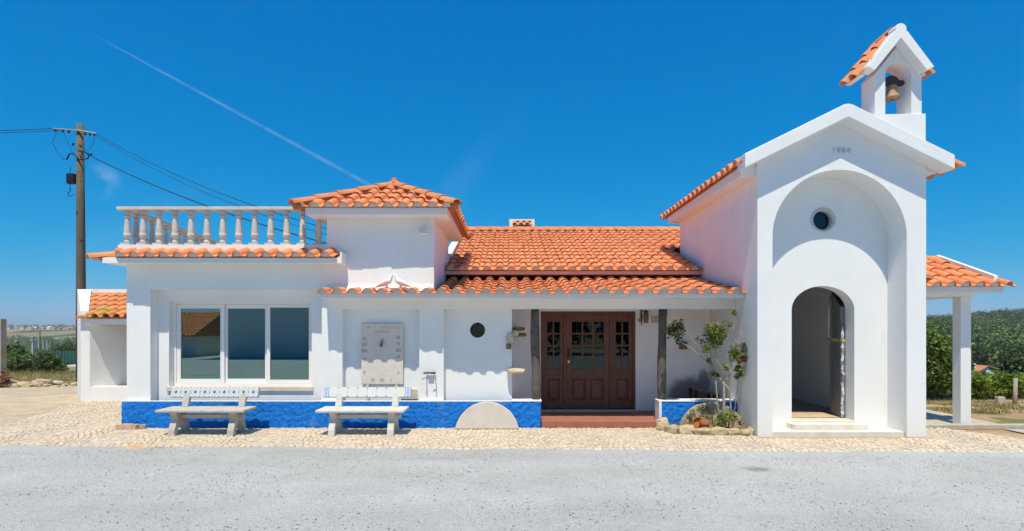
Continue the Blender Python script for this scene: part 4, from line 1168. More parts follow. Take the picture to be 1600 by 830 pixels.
# recess back wall with doorway and oculus
DX0, DX1, DC = 4.784, 5.844, 5.314
ox, oz, orr = 5.325, 3.58, 0.185
dzb, spr = 0.19, 2.06
b = MB()
la = arc(DC, spr, 0.53, 90, 180, 16, 0.405); ra = arc(DC, spr, 0.53, 0, 90, 16, 0.405)
ox = DC
b.prism_xz([(DX0, 0.0)] + la[::-1] + arc(ox, oz, orr, 270, 90, 18) + [(DC, 4.45), (4.1, 4.2), (4.1, 0.0)], 9.201, 9.45, (DC,))
b.prism_xz([(DX1, 0.0), (6.55, 0.0), (6.55, 4.2), (DC, 4.45)] + arc(ox, oz, orr, 90, -90, 18) + ra[::-1], 9.201, 9.45, (DC,))
b.build('portal_wall', 'white', chapel)
# oculus ring and pane
b = MB(); n = 28; ring = []
for (r, y) in ((0.205, 9.20), (0.205, 9.185), (0.185, 9.18), (0.165, 9.20), (0.158, 9.25), (0.158, 9.30)):
    ring.append([(ox + r*math.cos(2*math.pi*k/n), y, oz + r*math.sin(2*math.pi*k/n)) for k in range(n)])
vs = [p for r in ring for p in r]; fs = []
for i in range(len(ring)-1):
    for k in range(n): fs.append((i*n+k, i*n+(k+1)%n, (i+1)*n+(k+1)%n, (i+1)*n+k))
b.add(vs, fs)
ocu = tag(b.build('oculus', mat('oculus_stone_ring', (0.48, 0.49, 0.49), (0.62, 0.63, 0.62), 25, 0.7, 0.5, 60), chapel, True), 'round window with a grey carved ring')
b = MB(); b.prism_xz(arc(ox, oz, 0.17, 0, 350, 27), 9.302, 9.308); b.build('pane', 'door_glass', ocu)
# side and back walls, inner plaster
b = MB()
b.box(CX0, CX0+0.25, 9.2, 12.70, 0.0, 4.29)
b.box(CX0+0.25, 6.30, 12.45, 12.70, 0, 4.21)
# right wall with an arched side window
wy0, wy1, wz0, wz1 = 10.20, 10.74, 1.52, 2.35
b.box(6.30, CX1, 9.2, wy0, 0, 4.29); b.box(6.30, CX1, wy1, 12.70, 0, 4.29); b.box(6.30, CX1, wy0, wy1, 0, wz0); b.box(6.30, CX1, wy0, wy1, wz1, 4.29)
b.build('side_wall', 'white_rough', chapel)
b = MB(); b.prism_xz([(4.02, 4.291), (6.69, 4.291), (GX, gz(6.712)+0.64)], 12.46, 12.69); b.build('back_gable', 'white_rough', chapel)
b = MB()
arc_pts = [(wy0 + 0.27 + 0.27*math.cos(R(a)), 2.08 + 0.27*math.sin(R(a))) for a in range(0, 181, 15)]
b.prism_yz([(wy0, wz1)] + [(wy0, 2.08)] + arc_pts[::-1][1:-1] + [(wy1, 2.08), (wy1, wz1)], 6.302, 6.70)
b.build('window_arch', 'white', chapel)
b = MB(); b.box(6.28, 6.55, wy0-0.01, wy1+0.01, wz0, wz0+0.03); b.build('window_sill', mat('ochre_sill', (0.55, 0.42, 0.13), rough=0.7), chapel)
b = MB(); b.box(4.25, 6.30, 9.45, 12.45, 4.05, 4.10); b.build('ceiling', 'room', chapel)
b = MB(); b.box(4.25, 6.30, 9.46, 12.45, 0.10, 0.185); b.build('chapel_floor', mat('dark_stone_floor', (0.26, 0.225, 0.19), (0.34, 0.30, 0.25), 4.0, 0.6), chapel)
# steps
b = MB(); b.box(4.246, 6.398, 8.80, 9.199, -0.02, 0.075); b.build('step', 'step_marble', chapel, bevel=0.008)
b = MB(); b.box(4.70, 5.94, 8.99, 9.199, 0.076, 0.16); b.box(4.785, 5.843, 9.2005, 9.455, 0.076, 0.19); b.build('threshold', 'step_marble', chapel, bevel=0.008)
# gable coping (thick white barge) and soffit
Lx, Rx, Tv = 3.695, 6.975, 0.225
FZ = 5.275
def fz(x): return FZ - GS*abs(x-5.31)
b = MB()
b.prism_xz([(Lx, fz(Lx)-Tv), (5.31, FZ-Tv), (Rx, fz(Rx)-Tv), (Rx, fz(Rx)), (5.37, FZ-0.022), (5.31, FZ-0.012), (5.25, FZ-0.022), (Lx, fz(Lx))], 8.50, 8.80)
b.build('gable_coping', 'white', chapel, bevel=0.012)
for (xo, xi, zbt) in ((3.75, 3.999, 4.215), (6.96, 6.713, 4.272)):
    b = MB(); zo, zi = fz(xo)-0.142, fz(xi)-0.142
    q = [(xo, 8.801), (xi, 8.801), (xi, 12.80), (xo, 12.80)]
    b.hexa([(x_, y_, zbt) for x_, y_ in q], [(x_, y_, zo if abs(x_-xo) < 1e-6 else zi) for x_, y_ in q]); b.build('eave', 'white_rough', chapel)
# roof
b = MB()
for (xe, sgn) in ((3.72, 1), (7.0, -1)):
    ze = fz(xe) - 0.11; xr, zr = 5.31, fz(5.31) - 0.11
    b.add([(xe, 8.79, ze), (xr, 8.79, zr), (xr, 13.15, zr), (xe, 13.15, ze), (xe, 8.79, ze-0.03), (xr, 8.79, zr-0.03), (xr, 13.15, zr-0.03), (xe, 13.15, ze-0.03)],
          [(0,1,2,3),(7,6,5,4),(0,4,5,1),(1,5,6,2),(2,6,7,3),(3,7,4,0)])
croof = tag(b.build('roof', 'deck', chapel), 'steep terracotta roof of the chapel')
zl = fz(3.66) - 0.11
tile_field(croof, (3.66, 13.10, zl), (0,-1,0), (1,0,GS), 18, 4, single=lambda i, j: j < 1, length=0.455, keep=lambda i, j: 13.10-(i+1)*TW > 8.42)
tile_field(croof, (7.17, 8.56, fz(7.17)-0.095), (0,1,0), (-1,0,GS), 18, 4, single=lambda i, j: j < 1 and i < 8, length=0.49, eave=False)
ridge_run(croof, (5.31, 8.72, FZ-0.10), (5.31, 13.1, FZ-0.06))
# date above the portal
M['numeral'] = mat('grey_numerals', (0.56, 0.57, 0.58), rough=0.6)
for k, ch_ in enumerate('1984'):
    fc = bpy.data.curves.new('numeral', 'FONT'); fc.body = ch_; fc.size = 0.125; fc.extrude = 0.006; fc.align_x = 'CENTER'
    tmp = bpy.data.objects.new('numeral_tmp', fc); COL.objects.link(tmp); bpy.context.view_layer.update()
    me = bpy.data.meshes.new_from_object(tmp.evaluated_get(bpy.context.evaluated_depsgraph_get()))
    bpy.data.objects.remove(tmp); bpy.data.curves.remove(fc)
    me.materials.clear(); me.materials.append(M['numeral'])
    link('numeral', me, chapel, Matrix.Translation((WX(1314, CY) - 0.12 + 0.08*k, CY-0.007, 4.565)) @ Matrix.Rotation(R(90), 4, 'X'))
# -- bell gable
BY0, BY1 = 8.68, 9.01
bx0, bx1, bc = WX(1367, BY0), WX(1440, BY0), WX(1403.5, BY0)
b = MB()
bzb = 5.17
b.prism_xz([(5.47, 5.06), (6.64, 4.55), (6.64, bzb), (5.47, bzb-0.02)], 8.66, 9.05)
bell_gable = tag(b.build('bell_gable', 'white', chapel, bevel=0.008), 'white bell gable with its own little tiled roof')
b = MB()
oa = arc(bc, 5.785, 0.208, 0, 180, 20)
eavz = 5.80
b.prism_xz([(bx1, bzb), (bx1, eavz), (bc, eavz + 1.25*(bc-bx0)), (bx0, eavz), (bx0, bzb), (oa[-1][0], bzb)] + oa[::-1] + [(oa[0][0], bzb)], BY0, BY1)
b.build('bell_arch', 'white', bell_gable)
apx = WX(1408, 8.5); ab = CAM_H + (HY-59)*8.5/FPX
hw = 0.515; th_ = 0.20
b = MB()
b.prism_xz([(apx-0.52, 5.84), (apx-0.41, 5.78), (apx, ab), (apx+0.41, 5.78), (apx+0.52, 5.84), (apx+0.10, 6.40)] + arc(apx, ab+th_-0.06, 0.088, -20, 200, 16) + [(apx-0.10, 6.40)], 8.50, 8.679)
b.build('bell_coping', 'white', bell_gable, bevel=0.006)
b = MB()
for s in (-1, 1):
    b.add([(apx, 8.68, ab+0.15), (apx+s*0.53, 8.68, ab+0.15-1.22*0.53), (apx+s*0.53, 9.05, ab+0.15-1.22*0.53), (apx, 9.05, ab+0.15),
           (apx, 8.68, ab+0.04), (apx+s*0.45, 8.68, ab+0.04-1.22*0.45), (apx+s*0.45, 9.05, ab+0.04-1.22*0.45), (apx, 9.05, ab+0.04)],
          [(0,1,2,3),(7,6,5,4),(0,4,5,1),(1,5,6,2),(2,6,7,3),(3,7,4,0)])
broof = b.build('bell_roof', 'white', bell_gable)
bl_ = 0.285
for s in (-1, 1):
    xe = apx + s*0.565; ze = ab + 0.16 - 1.22*0.565
    for j in range(3):
        for i in range(2):
            o_ = Vector((xe, (9.08 if s < 0 else 8.60), ze))
            uu = Vector((0, -1 if s < 0 else 1, 0)); vv_ = Vector((-s, 0, 1.22))
            mw = frame(o_, uu, vv_) @ Matrix.Translation((i*TW*0.98, j*bl_, 0)) @ Matrix.Diagonal((1, bl_/TL, 1, 1))
            link('tile', TILE, bell_gable, mw)
ridge_run(bell_gable, (apx, 8.66, ab+0.16), (apx, 9.10, ab+0.16))
# -- wrapped door leaf inside
hinge = Vector((5.832, 9.48)); end = Vector((5.955, 9.985))
dv = (end-hinge).normalized(); dn = Vector((dv.y, -dv.x))
def leaf_poly(off, t, z0=0.20, z1=2.30, grow=0.0):
    a = hinge - dv*grow + dn*off; c = end + dv*grow + dn*off
    a2, c2 = a + dn*t, c + dn*t
    return a, c, c2, a2
a, c, c2, a2 = leaf_poly(-0.03, 0.045)
b = MB(); b.hexa([(p.x, p.y, 0.20) for p in (a, c, c2, a2)], [(a.x,a.y,2.10),(c.x,c.y,2.42),(c2.x,c2.y,2.42),(a2.x,a2.y,2.10)])
leafc = tag(b.build('door_leaf', M['post'], chapel), 'dark open door leaf wrapped in clear plastic film')
nfx, nfz = 18, 60; fb = MB()
peri = [hinge - dv*0.02 - dn*0.055, end + dv*0.015 - dn*0.055, end + dv*0.015 + dn*0.035, hinge - dv*0.02 + dn*0.04]
seglen = [(peri[(i+1) % 4]-peri[i]).length for i in range(4)]
tot = sum(seglen); npr = 56
for j in range(nfz+1):
    z = 0.20 + 2.16*j/nfz
    for i in range(npr):
        s = tot*i/npr; q = 0
        while s > seglen[q]: s -= seglen[q]; q += 1
        p = peri[q] + (peri[(q+1)%4]-peri[q])*(s/seglen[q])
        out = (p - (hinge+end)/2); out = out.normalized() if out.length else dn
        pinch = 0.018*math.exp(-((z-1.53)/0.10)**2)
        d = 0.016*mnoise.noise(Vector((p.x*22+z*4, p.y*22, z*5))) + 0.010*mnoise.noise(Vector((p.x*40, p.y*40-z*9, z*13))) - pinch
        top = min(0.0, 2.14 + 0.32*((p-hinge).dot(dv)/0.52) - z)
        fb.v.append((p.x + out.x*d, p.y + out.y*d, z + top))
for j in range(nfz):
    for i in range(npr):
        i2 = (i+1) % npr; fb.f.append((j*npr+i, j*npr+i2, (j+1)*npr+i2, (j+1)*npr+i))
fb.build('plastic_film', 'film', leafc, True)
M['film_glint_fold'] = mat('painted_film_glints', (0.62, 0.62, 0.68), (0.80, 0.80, 0.84), 18.0, 0.15, 1.0, 22, spec=0.6, c3=(0.16, 0.15, 0.17), c3scale=11, c3lo=0.46, c3hi=0.56, bdist=0.05)  # fold added along the hinge, sunlit streaks painted into its colour
b = MB(); n_ = 46
pth = []; rd = []
for j in range(n_):
    z = 0.205 + 1.60*j/(n_-1)
    q = hinge - dv*0.045 - dn*0.03 + Vector((0.014*mnoise.noise(Vector((z*6, 0, 1))), 0.012*mnoise.noise(Vector((z*7, 3, 1)))))
    pth.append((q.x, q.y, z)); rd.append(max(0.004, (0.024 + 0.016*mnoise.noise(Vector((z*9, 1, 5)))) * (0.4 if abs(z-1.53) < 0.05 else 1) * (1 - 0.6*max(0, z-1.4))))
b.tube(pth, rd, 10); o = b.build('film_glint_fold', 'film_glint_fold', leafc, True); jitter_mesh(o.data, 0.012, 24, 3)
b = MB(); q4 = [hinge - dv*0.012 - dn*0.05, end + dv*0.01 - dn*0.05, end + dv*0.01 + dn*0.03, hinge - dv*0.012 + dn*0.036]
b.prism_xy([(p.x, p.y) for p in q4], 1.515, 1.565); b.build('yellow_tape', 'tape', leafc)

# bell hanging in the arch
bell = thing('bell', (WX(1393, 8.85), 8.85, 5.47), 'small bronze bell under a dark wooden yoke in the arch', 'bell')
bxm = WX(1393.5, 8.85)
b = MB(); b.lathe([(0.118,0.0),(0.122,0.012),(0.108,0.04),(0.088,0.08),(0.078,0.14),(0.074,0.19),(0.066,0.215),(0.045,0.232),(0.0,0.236)], 24, (bxm, 8.85, 5.475))
b.lathe([(0.118,0.0),(0.10,0.03),(0.08,0.08),(0.0,0.10)], 24, (bxm, 8.85, 5.476)); b.build('bell_body', 'bronze', bell, True)
yk = MB(); yk.prism_xz([(6.03, 5.71), (6.17, 5.70), (6.28, 5.70), (6.40, 5.695), (6.405, 5.75), (6.36, 5.775), (6.33, 5.765), (6.27, 5.825), (6.21, 5.845), (6.15, 5.835), (6.10, 5.79), (6.03, 5.775)], 8.80, 8.90)
yk.build('yoke', 'bell_wood', bell, bevel=0.01)
b = MB(); b.tube([(bxm, 8.85, 5.68), (bxm+0.01, 8.85, 5.50)], 0.008, 6); b.lathe([(0.0,0),(0.02,0.01),(0.022,0.03),(0.0,0.045)], 10, (bxm+0.01, 8.85, 5.46)); b.build('clapper', 'iron', bell)
b = MB(); b.tube([(6.012, 8.85, 5.735), (6.43, 8.85, 5.735)], 0.012, 8); b.build('axle', 'iron', bell)

# cardboard on the chapel floor
b = MB()
nn_ = 12
for i in range(nn_+1):
    for j in range(5):
        x = 4.80 + 0.98*i/nn_; y = 9.46 + 0.55*j/4
        b.v.append((x, y, 0.196 + 0.010*abs(mnoise.noise(Vector((x*5, y*5, 0)))) + (0.02*mnoise.noise(Vector((x*9, 0, 3))) if j == 0 else 0)**2))
for i in range(nn_):
    for j in range(4): b.f.append((i*5+j, (i+1)*5+j, (i+1)*5+j+1, i*5+j+1))
o = b.build('cardboard_sheet', 'cardboard'); so_ = o.modifiers.new('thick', 'SOLIDIFY'); so_.thickness = 0.004
tag(o, 'flattened tan cardboard sheet just inside the chapel doorway', 'cardboard')

# ------------------------------------------------------------------ side porch, right of the chapel
sp_ = thing('side_porch', (7.6, 9.8, 0), 'open tiled side porch on one white square column beside the chapel', 'porch')
b = MB(); b.box(8.06, 8.245, 9.70, 9.885, 0.0, 2.31); b.build('column', 'white_rough', sp_, bevel=0.006)
b = MB(); b.box(6.713, 8.28, 9.68, 9.90, 2.311, 2.42); b.hexa([(6.713, 9.901, 2.30), (8.25, 9.901, 2.311), (8.25, 12.4, 2.311), (6.713, 12.4, 2.30)], [(6.713, 9.901, 2.42), (8.25, 9.901, 2.42), (8.25, 12.4, 2.42), (6.713, 12.4, 2.42)])
b.build('beam', 'white', sp_)
SE_Y, SE_Z, SS = 9.235, 2.445, 0.44
b = MB(); b.box(6.713, 8.42, 9.30, 9.679, 2.375, 2.465); b.box(8.42, 8.455, 9.29, 9.60, 2.37, 2.50); b.build('eave', 'white', sp_)
b = MB(); slab(b, 6.713, 8.40, SE_Y+0.10, SE_Z+SS*0.10, 10.65, SE_Z+SS*(10.65-SE_Y)); slab(b, 6.713, 8.40, 10.65, SE_Z+SS*(10.65-SE_Y), 12.4, SE_Z+SS*(10.65-SE_Y)-0.44*1.75)
sroof = b.build('roof', 'deck', sp_)
tile_field(sroof, (6.72-0.04, SE_Y, SE_Z), (1,0,0), (0,1,SS), 7, 4, length=(10.65-SE_Y)*math.hypot(1,SS)/4 + 0.0)
link('tile', TILE, sroof, frame((6.72-0.04+7*TW, SE_Y, SE_Z), (1,0,0), (0,1,SS)) @ Matrix.Diagonal((0.72, 1, 1, 1)))
ridge_run(sroof, (6.72, 10.66, SE_Z+SS*(10.65-SE_Y)+0.02), (8.42, 10.66, SE_Z+SS*(10.65-SE_Y)+0.02))
b = MB(); b.hexa([(8.40, 9.42, 2.50), (8.47, 9.42, 2.50), (8.47, 10.70, 3.02), (8.40, 10.70, 3.02)], [(8.40, 9.42, 2.66), (8.47, 9.42, 2.66), (8.47, 10.70, 3.19), (8.40, 10.70, 3.19)])
b.build('verge_coping', 'white', sp_)
# kerb of the side porch
kb = MB(); kb.box(6.76, 17.0, 9.52, 9.66, -0.03, 0.06)
kb.build('kerb', 'kerb', None, bevel=0.01); tag(bpy.data.objects['kerb'], kind='structure')
b = MB(); b.box(6.72, 8.9, 9.66, 12.4, -0.04, 0.02); tag(b.build('side_floor', 'kerb'), kind='structure')

# ------------------------------------------------------------------ shed on the far left
shed = thing('shed', (-10.2, 13.4, 0), 'small white open shed with lichen-stained tile roof behind the house corner', 'shed')
b = MB()
b.hexa([(-11.5, 14.5, -0.05), (-11.25, 14.65, -0.05), (-10.08, 13.05, -0.05), (-10.27, 13.05, -0.05)][::-1], [(-11.5, 14.5, 2.79), (-11.25, 14.65, 2.79), (-10.08, 13.05, 2.17), (-10.27, 13.05, 2.17)][::-1])
b.build('splayed_wall', 'white', shed)
b = MB(); b.prism_xy([(-10.265, 13.052), (-10.05, 13.052), (-9.3, 14.659), (-11.2, 14.659), (-11.1, 14.4)], 0.0, 1.97); b.build('inner_wall', 'white', shed)
b = MB(); b.box(-11.3, -7.5, 14.66, 14.85, -0.05, 2.70); b.build('back_wall', 'white', shed)
b = MB(); b.box(-10.079, -7.5, 13.06, 13.35, -0.05, 0.34); b.box(-10.049, -7.5, 13.35, 14.659, -0.05, 0.30); b.build('bench_wall', 'white', shed)
b = MB(); b.box(-10.079, -7.5, 12.98, 13.22, 1.841, 1.98); b.build('beam', 'white', shed)
b = MB(); slab(b, -10.30, -7.5, 12.92, 2.03, 14.66, 2.66, 0.03)
shr = b.build('roof', 'deck', shed)
tile_field(shr, (-11.35, 12.86, 2.0), (1,0,0), (0,1,0.365), 15, 5, mesh=TILE_L, length=0.375, single=lambda i, j: i < 11,
           clip=[(Vector((-10.0, 12.86, 2)), Vector((-1.6, -1.17, 0)).normalized())])
b = MB(); b.box(-11.45, -7.5, 14.62, 14.88, 2.701, 2.80); b.build('coping', 'white', shed)

# ------------------------------------------------------------------ benches
def plate_mesh(name, w, h, m, t=0.008):
    b = MB(); b.box(0.003, w-0.003, -t, 0, 0.003, h-0.003)
    me = bpy.data.meshes.new(name); me.from_pydata(b.v, [], b.f); me.materials.append(M[m])
    uv = me.uv_layers.new(name='UVMap')
    for p in me.polygons:
        for li in p.loop_indices:
            co = me.vertices[me.loops[li].vertex_index].co
            uv.data[li].uv = (co.x/w, co.z/h)
    return me
def bench(x0, y0, m, kind, label):
    t = thing('bench', (x0+0.71, y0+0.22, 0), label, 'bench', 'concrete benches along the blue plinth')
    prof = [(0,0),(0.095,0),(0.10,0.08),(0.135,0.16),(0.18,0.21),(0.225,0.23),(0.27,0.21),(0.315,0.16),(0.35,0.08),(0.36,0),(0.45,0),(0.445,0.10),(0.40,0.20),(0.375,0.27),(0.38,0.33),(0.42,0.385),(0.03,0.385),(0.085,0.33),(0.09,0.27),(0.06,0.20),(0.012,0.10)]
    for lx in (0.195, 1.145):
        b = MB(); b.prism_yz([(y0+p[0], p[1]+0.004) for p in prof], x0+lx, x0+lx+0.105); b.build('leg', m, t, bevel=0.008)
        b = MB(); b.prism_yz([(y0+0.37, 0.434), (y0+0.44, 0.434), (y0+0.535, 0.75), (y0+0.475, 0.75)], x0+lx+0.0, x0+lx+0.105); b.build('back_support', m, t, bevel=0.006)
    b = MB(); b.box(x0, x0+1.425, y0-0.02, y0+0.45, 0.389, 0.434); b.build('seat', m, t, bevel=0.012)
    b = MB(); b.box(x0+0.25, x0+1.33, y0+0.19, y0+0.25, 0.27, 0.335); b.build('stretcher', m, t, bevel=0.006)
    # leaning back slab: local frame, face towards -Y
    tilt = Matrix.Translation((x0-0.03, y0+0.432, 0.585)) @ Matrix.Rotation(R(-16), 4, 'X')
    b = MB(); b.box(0, 1.485, 0.0, 0.045, 0, 0.175); me = b.mesh('backrest', m)
    br = link('backrest', me, t, tilt)
    bv = br.modifiers.new('bevel', 'BEVEL'); bv.width = 0.006; bv.segments = 2
    h = 0.165
    if kind == 'star':
        wd = 1.47/9
        pm = plate_mesh('tile', wd, h, 'az_star')
        for i in range(9): link('tile', pm, br, tilt @ Matrix.Translation((0.0075+i*wd, -0.001, 0.005)))
    else:
        wd = (1.47-0.18)/8
        pm = plate_mesh('tile', wd, h, 'az_plain'); pb = plate_mesh('tile_blue', 0.09, h, 'az_blue')
        for i in range(8): link('tile', pm, br, tilt @ Matrix.Translation((0.0975+i*wd, -0.001, 0.005)))
        for xx in (0.0075, 0.0975+8*wd): tag(link('tile', pb, br, tilt @ Matrix.Translation((xx, -0.001, 0.005))), 'blue patterned end tile')
    return t
bench(-5.686, 8.75, 'concrete', 'star', 'grey concrete bench with star patterned tile back below the wide window')
bench(-3.106, 8.74, 'concrete_white', 'plain', 'whitish bench with plain white tile back and blue end tiles')

# ------------------------------------------------------------------ sundial
sd_ = thing('sundial', (-2.25, 9.70, 0.64), 'tall stone sundial slab with roman numerals in the wall niche', 'sundial')
SX0, SX1, SZ0, SZ1, SY = WX(565, 9.69), WX(630, 9.69), 0.755, 1.83, 9.675
b = MB(); b.box(SX0, SX1, SY, SY+0.045, SZ0, SZ1); b.build('slab', 'sundial', sd_, bevel=0.005)
b = MB(); b.box(SX0+0.085, SX0+0.13, SY+0.004, SY+0.045, 0.475, SZ0-0.001); b.box(SX1-0.14, SX1-0.095, SY+0.004, SY+0.045, 0.475, SZ0-0.001); b.build('foot', 'sundial', sd_)
# gnomon: triangular plate with style
gx, gzt, gzb = WX(597, 9.69), CAM_H+(HY-528)*9.69/FPX, CAM_H+(HY-541)*9.69/FPX
b = MB(); b.add([(gx+0.012, SY-0.001, gzt), (gx-0.03, SY-0.001, gzb), (gx+0.005, SY-0.001, gzb), (gx-0.012, SY-0.10, gzb-0.005), (gx+0.006, SY-0.10, gzb-0.005)],
                  [(0,1,3),(0,3,4),(0,4,2),(1,2,4,3),(0,2,1)]); b.build('gnomon', 'iron', sd_)
def roman(b, s, cx, cz, h, wd=0.009):
    adv = {'I': 0.022, 'V': 0.042, 'X': 0.042}
    x = cx - sum(adv[c] for c in s)/2
    for c in s:
        if c == 'I': segs = [((0.011, 0), (0.011, h))]
        elif c == 'V': segs = [((0.004, h), (0.021, 0)), ((0.021, 0), (0.038, h))]
        else: segs = [((0.004, h), (0.038, 0)), ((0.004, 0), (0.038, h))]
        for (p, q) in segs:
            dx = wd/2
            b.add([(x+p[0]-dx, SY-0.0015, cz+p[1]), (x+p[0]+dx, SY-0.0015, cz+p[1]), (x+q[0]+dx, SY-0.0015, cz+q[1]), (x+q[0]-dx, SY-0.0015, cz+q[1]),
                   (x+p[0]-dx, SY+0.002, cz+p[1]), (x+p[0]+dx, SY+0.002, cz+p[1]), (x+q[0]+dx, SY+0.002, cz+q[1]), (x+q[0]-dx, SY+0.002, cz+q[1])],
                  [(0,1,2,3),(0,4,5,1),(1,5,6,2),(2,6,7,3),(3,7,4,0)])
        x += adv[c]
def szy(y): return CAM_H + (HY-y)*9.675/FPX
b = MB()
for s, y in (('VI', 529), ('VII', 538.5), ('VIII', 548), ('IX', 562), ('X', 582)): roman(b, s, WX(569.5, SY), szy(y+3), 0.062)
for s, y in (('VI', 527), ('V', 537), ('IIII', 547), ('III', 557), ('II', 582)): roman(b, s, WX(622.5, SY), szy(y+3), 0.062)
for s, x in (('XI', 583), ('XII', 597), ('I', 611)): roman(b, s, WX(x, SY), szy(597), 0.066)
b.build('numerals', 'carved', sd_)
rs = random.Random(5); b = MB()
def chisel(x0, z0, x1, z1, wd=0.005):
    d = Vector((x1-x0, z1-z0)); L_ = d.length or 1; nx_, nz_ = -d.y/L_*wd/2, d.x/L_*wd/2
    b.add([(x0-nx_, SY-0.001, z0-nz_), (x1-nx_, SY-0.001, z1-nz_), (x1+nx_, SY-0.001, z1+nz_), (x0+nx_, SY-0.001, z0+nz_)], [(0,1,2,3)])
for (xa, xb, z, h) in ((SX0+0.04, SX0+0.16, SZ1-0.09, 0.05), (SX0+0.36, SX1-0.07, SZ1-0.09, 0.055), (SX0+0.24, SX0+0.48, SZ1-0.17, 0.055)):
    x = xa
    while x < xb:
        k = rs.random()
        if k < 0.5: chisel(x, z, x+0.004, z+h)
        elif k < 0.75: chisel(x, z, x+0.02, z+h)
        if rs.random() < 0.5: chisel(x, z+rs.choice((0.0, h*0.5, h)), x+0.022, z+rs.choice((0.0, h*0.5, h)))
        x += 0.026
for (cz, r0, r1, s) in ((SZ0+0.22, 0.08, 0.27, 1), (SZ0+0.5, 0.05, 0.28, 1)):
    for i in range(13):
        a = R(200 + 140*i/12); a2_ = R(200 + 140*(i+0.6)/12)
        cxm = (SX0+SX1)/2
        chisel(cxm+r1*math.cos(a), cz+0.12+0.4*r1*math.sin(a), cxm+r1*math.cos(a2_), cz+0.12+0.4*r1*math.sin(a2_), 0.003)
b.build('inscription', mat('faint_chisel_mark', (0.40, 0.35, 0.30), rough=0.9), sd_)

# ------------------------------------------------------------------ half millstones
def half_stone(name, cx, yb, r, h, label, m, seed, tilt=8):
    dz = r - h if r > h else 0
    a0 = math.degrees(math.asin(max(-1, min(1, (r-h)/r)))) if r > h else 0
    pts = [(r*math.cos(R(a)), r*math.sin(R(a)) - dz) for a in np.linspace(a0, 180-a0, 40)]
    b = MB(); b.prism_xz([(p[0], p[1]) for p in pts], -0.12, 0.0)
    me = b.mesh(name, m)
    bm = bmesh.new(); bm.from_mesh(me)
    for v in bm.verts: v.co += Vector((0, 0, 0.008*mnoise.noise(v.co*6 + Vector((seed,0,0))) if v.co.z > 0.02 else 0)) 
    bm.to_mesh(me); bm.free()
    o = link(name, me, None, Matrix.Translation((cx, yb, 0.004)) @ Matrix.Rotation(R(-tilt), 4, 'X'))
    bv = o.modifiers.new('bevel', 'BEVEL'); bv.width = 0.012; bv.segments = 2; bv.limit_method = 'ANGLE'; bv.angle_limit = R(50)
    return tag(o, label, 'millstone', 'half millstones leaning on the plinth')
half_stone('half_millstone', WX(761, 9.40), 9.47, 0.56, 0.462, 'pale half-round millstone leaning on the plinth beside the porch step', 'limestone', 1, 6)
M['brownish'] = mat('brownish_millstone', (0.36, 0.30, 0.20), (0.52, 0.45, 0.33), 7, 0.9, 0.8, 40, c3=(0.20, 0.17, 0.10), c3scale=5, c3lo=0.5, c3hi=0.7, bdist=0.02)  # browner, darker stone with dark blotches
half_stone('half_millstone', 3.51, 9.47, 0.575, 0.46, 'mossy half-round millstone behind the rose bush in the flower bed', 'brownish', 5, 6)

# ------------------------------------------------------------------ iron hook rack on the pier
hk = thing('hook_rack', (WX(671, YF), YF, 0.98), 'small black wrought iron hook rack on the white pier', 'hook rack')
hx0, hx1, hzz = WX(666, 9.57), WX(680, 9.57), 0.965
b = MB(); b.box(hx0-0.01, hx1+0.01, 9.555, 9.575, hzz-0.012, hzz+0.012); b.box(hx0+0.03, hx1-0.03, 9.52, 9.56, hzz-0.01, hzz+0.01); b.tube([(hx0+0.02, 9.60, hzz), (hx0+0.02, 9.55, hzz)], 0.01); b.tube([(hx1-0.02, 9.60, hzz), (hx1-0.02, 9.55, hzz)], 0.01)
b.tube([(hx0-0.09, 9.55, hzz+0.0), (hx0, 9.565, hzz+0.002)], 0.004, 6)
b.build('back_bar', 'iron', hk)
for s, xx in ((-1, hx0+0.005), (1, hx1-0.005)):
    b = MB(); b.tube([(xx, 9.57, hzz), (xx + s*0.008, 9.50, hzz-0.004), (xx + s*0.010, 9.43, hzz), (xx+s*0.012, 9.40, hzz+0.03)], [0.010, 0.009, 0.009, 0.006], 8)
    b.tube([(xx+s*0.008, 9.47, hzz), (xx - (0.05 if s > 0 else 0.03), 9.465 if s > 0 else 9.44, hzz-0.01)], 0.008, 6)
    b.build('hook', 'iron', hk, True)

# ------------------------------------------------------------------ floodlight, doves, lantern, plaques
fl = thing('floodlight', (-1.47, 9.58, 3.48), 'white square floodlight under the tower eave', 'lamp')
b = MB(); b.box(-1.57, -1.39, 9.43, 9.50, 3.385, 3.515); b.build('housing', 'alu', fl, bevel=0.012)
b = MB(); b.box(-1.55, -1.41, 9.425, 9.4295, 3.405, 3.495); b.build('lens', mat('frosted_lens', (0.62, 0.63, 0.63), rough=0.3), fl)
b = MB(); b.box(-1.51, -1.45, 9.501, 9.60, 3.47, 3.53); b.build('bracket', 'zinc', fl)

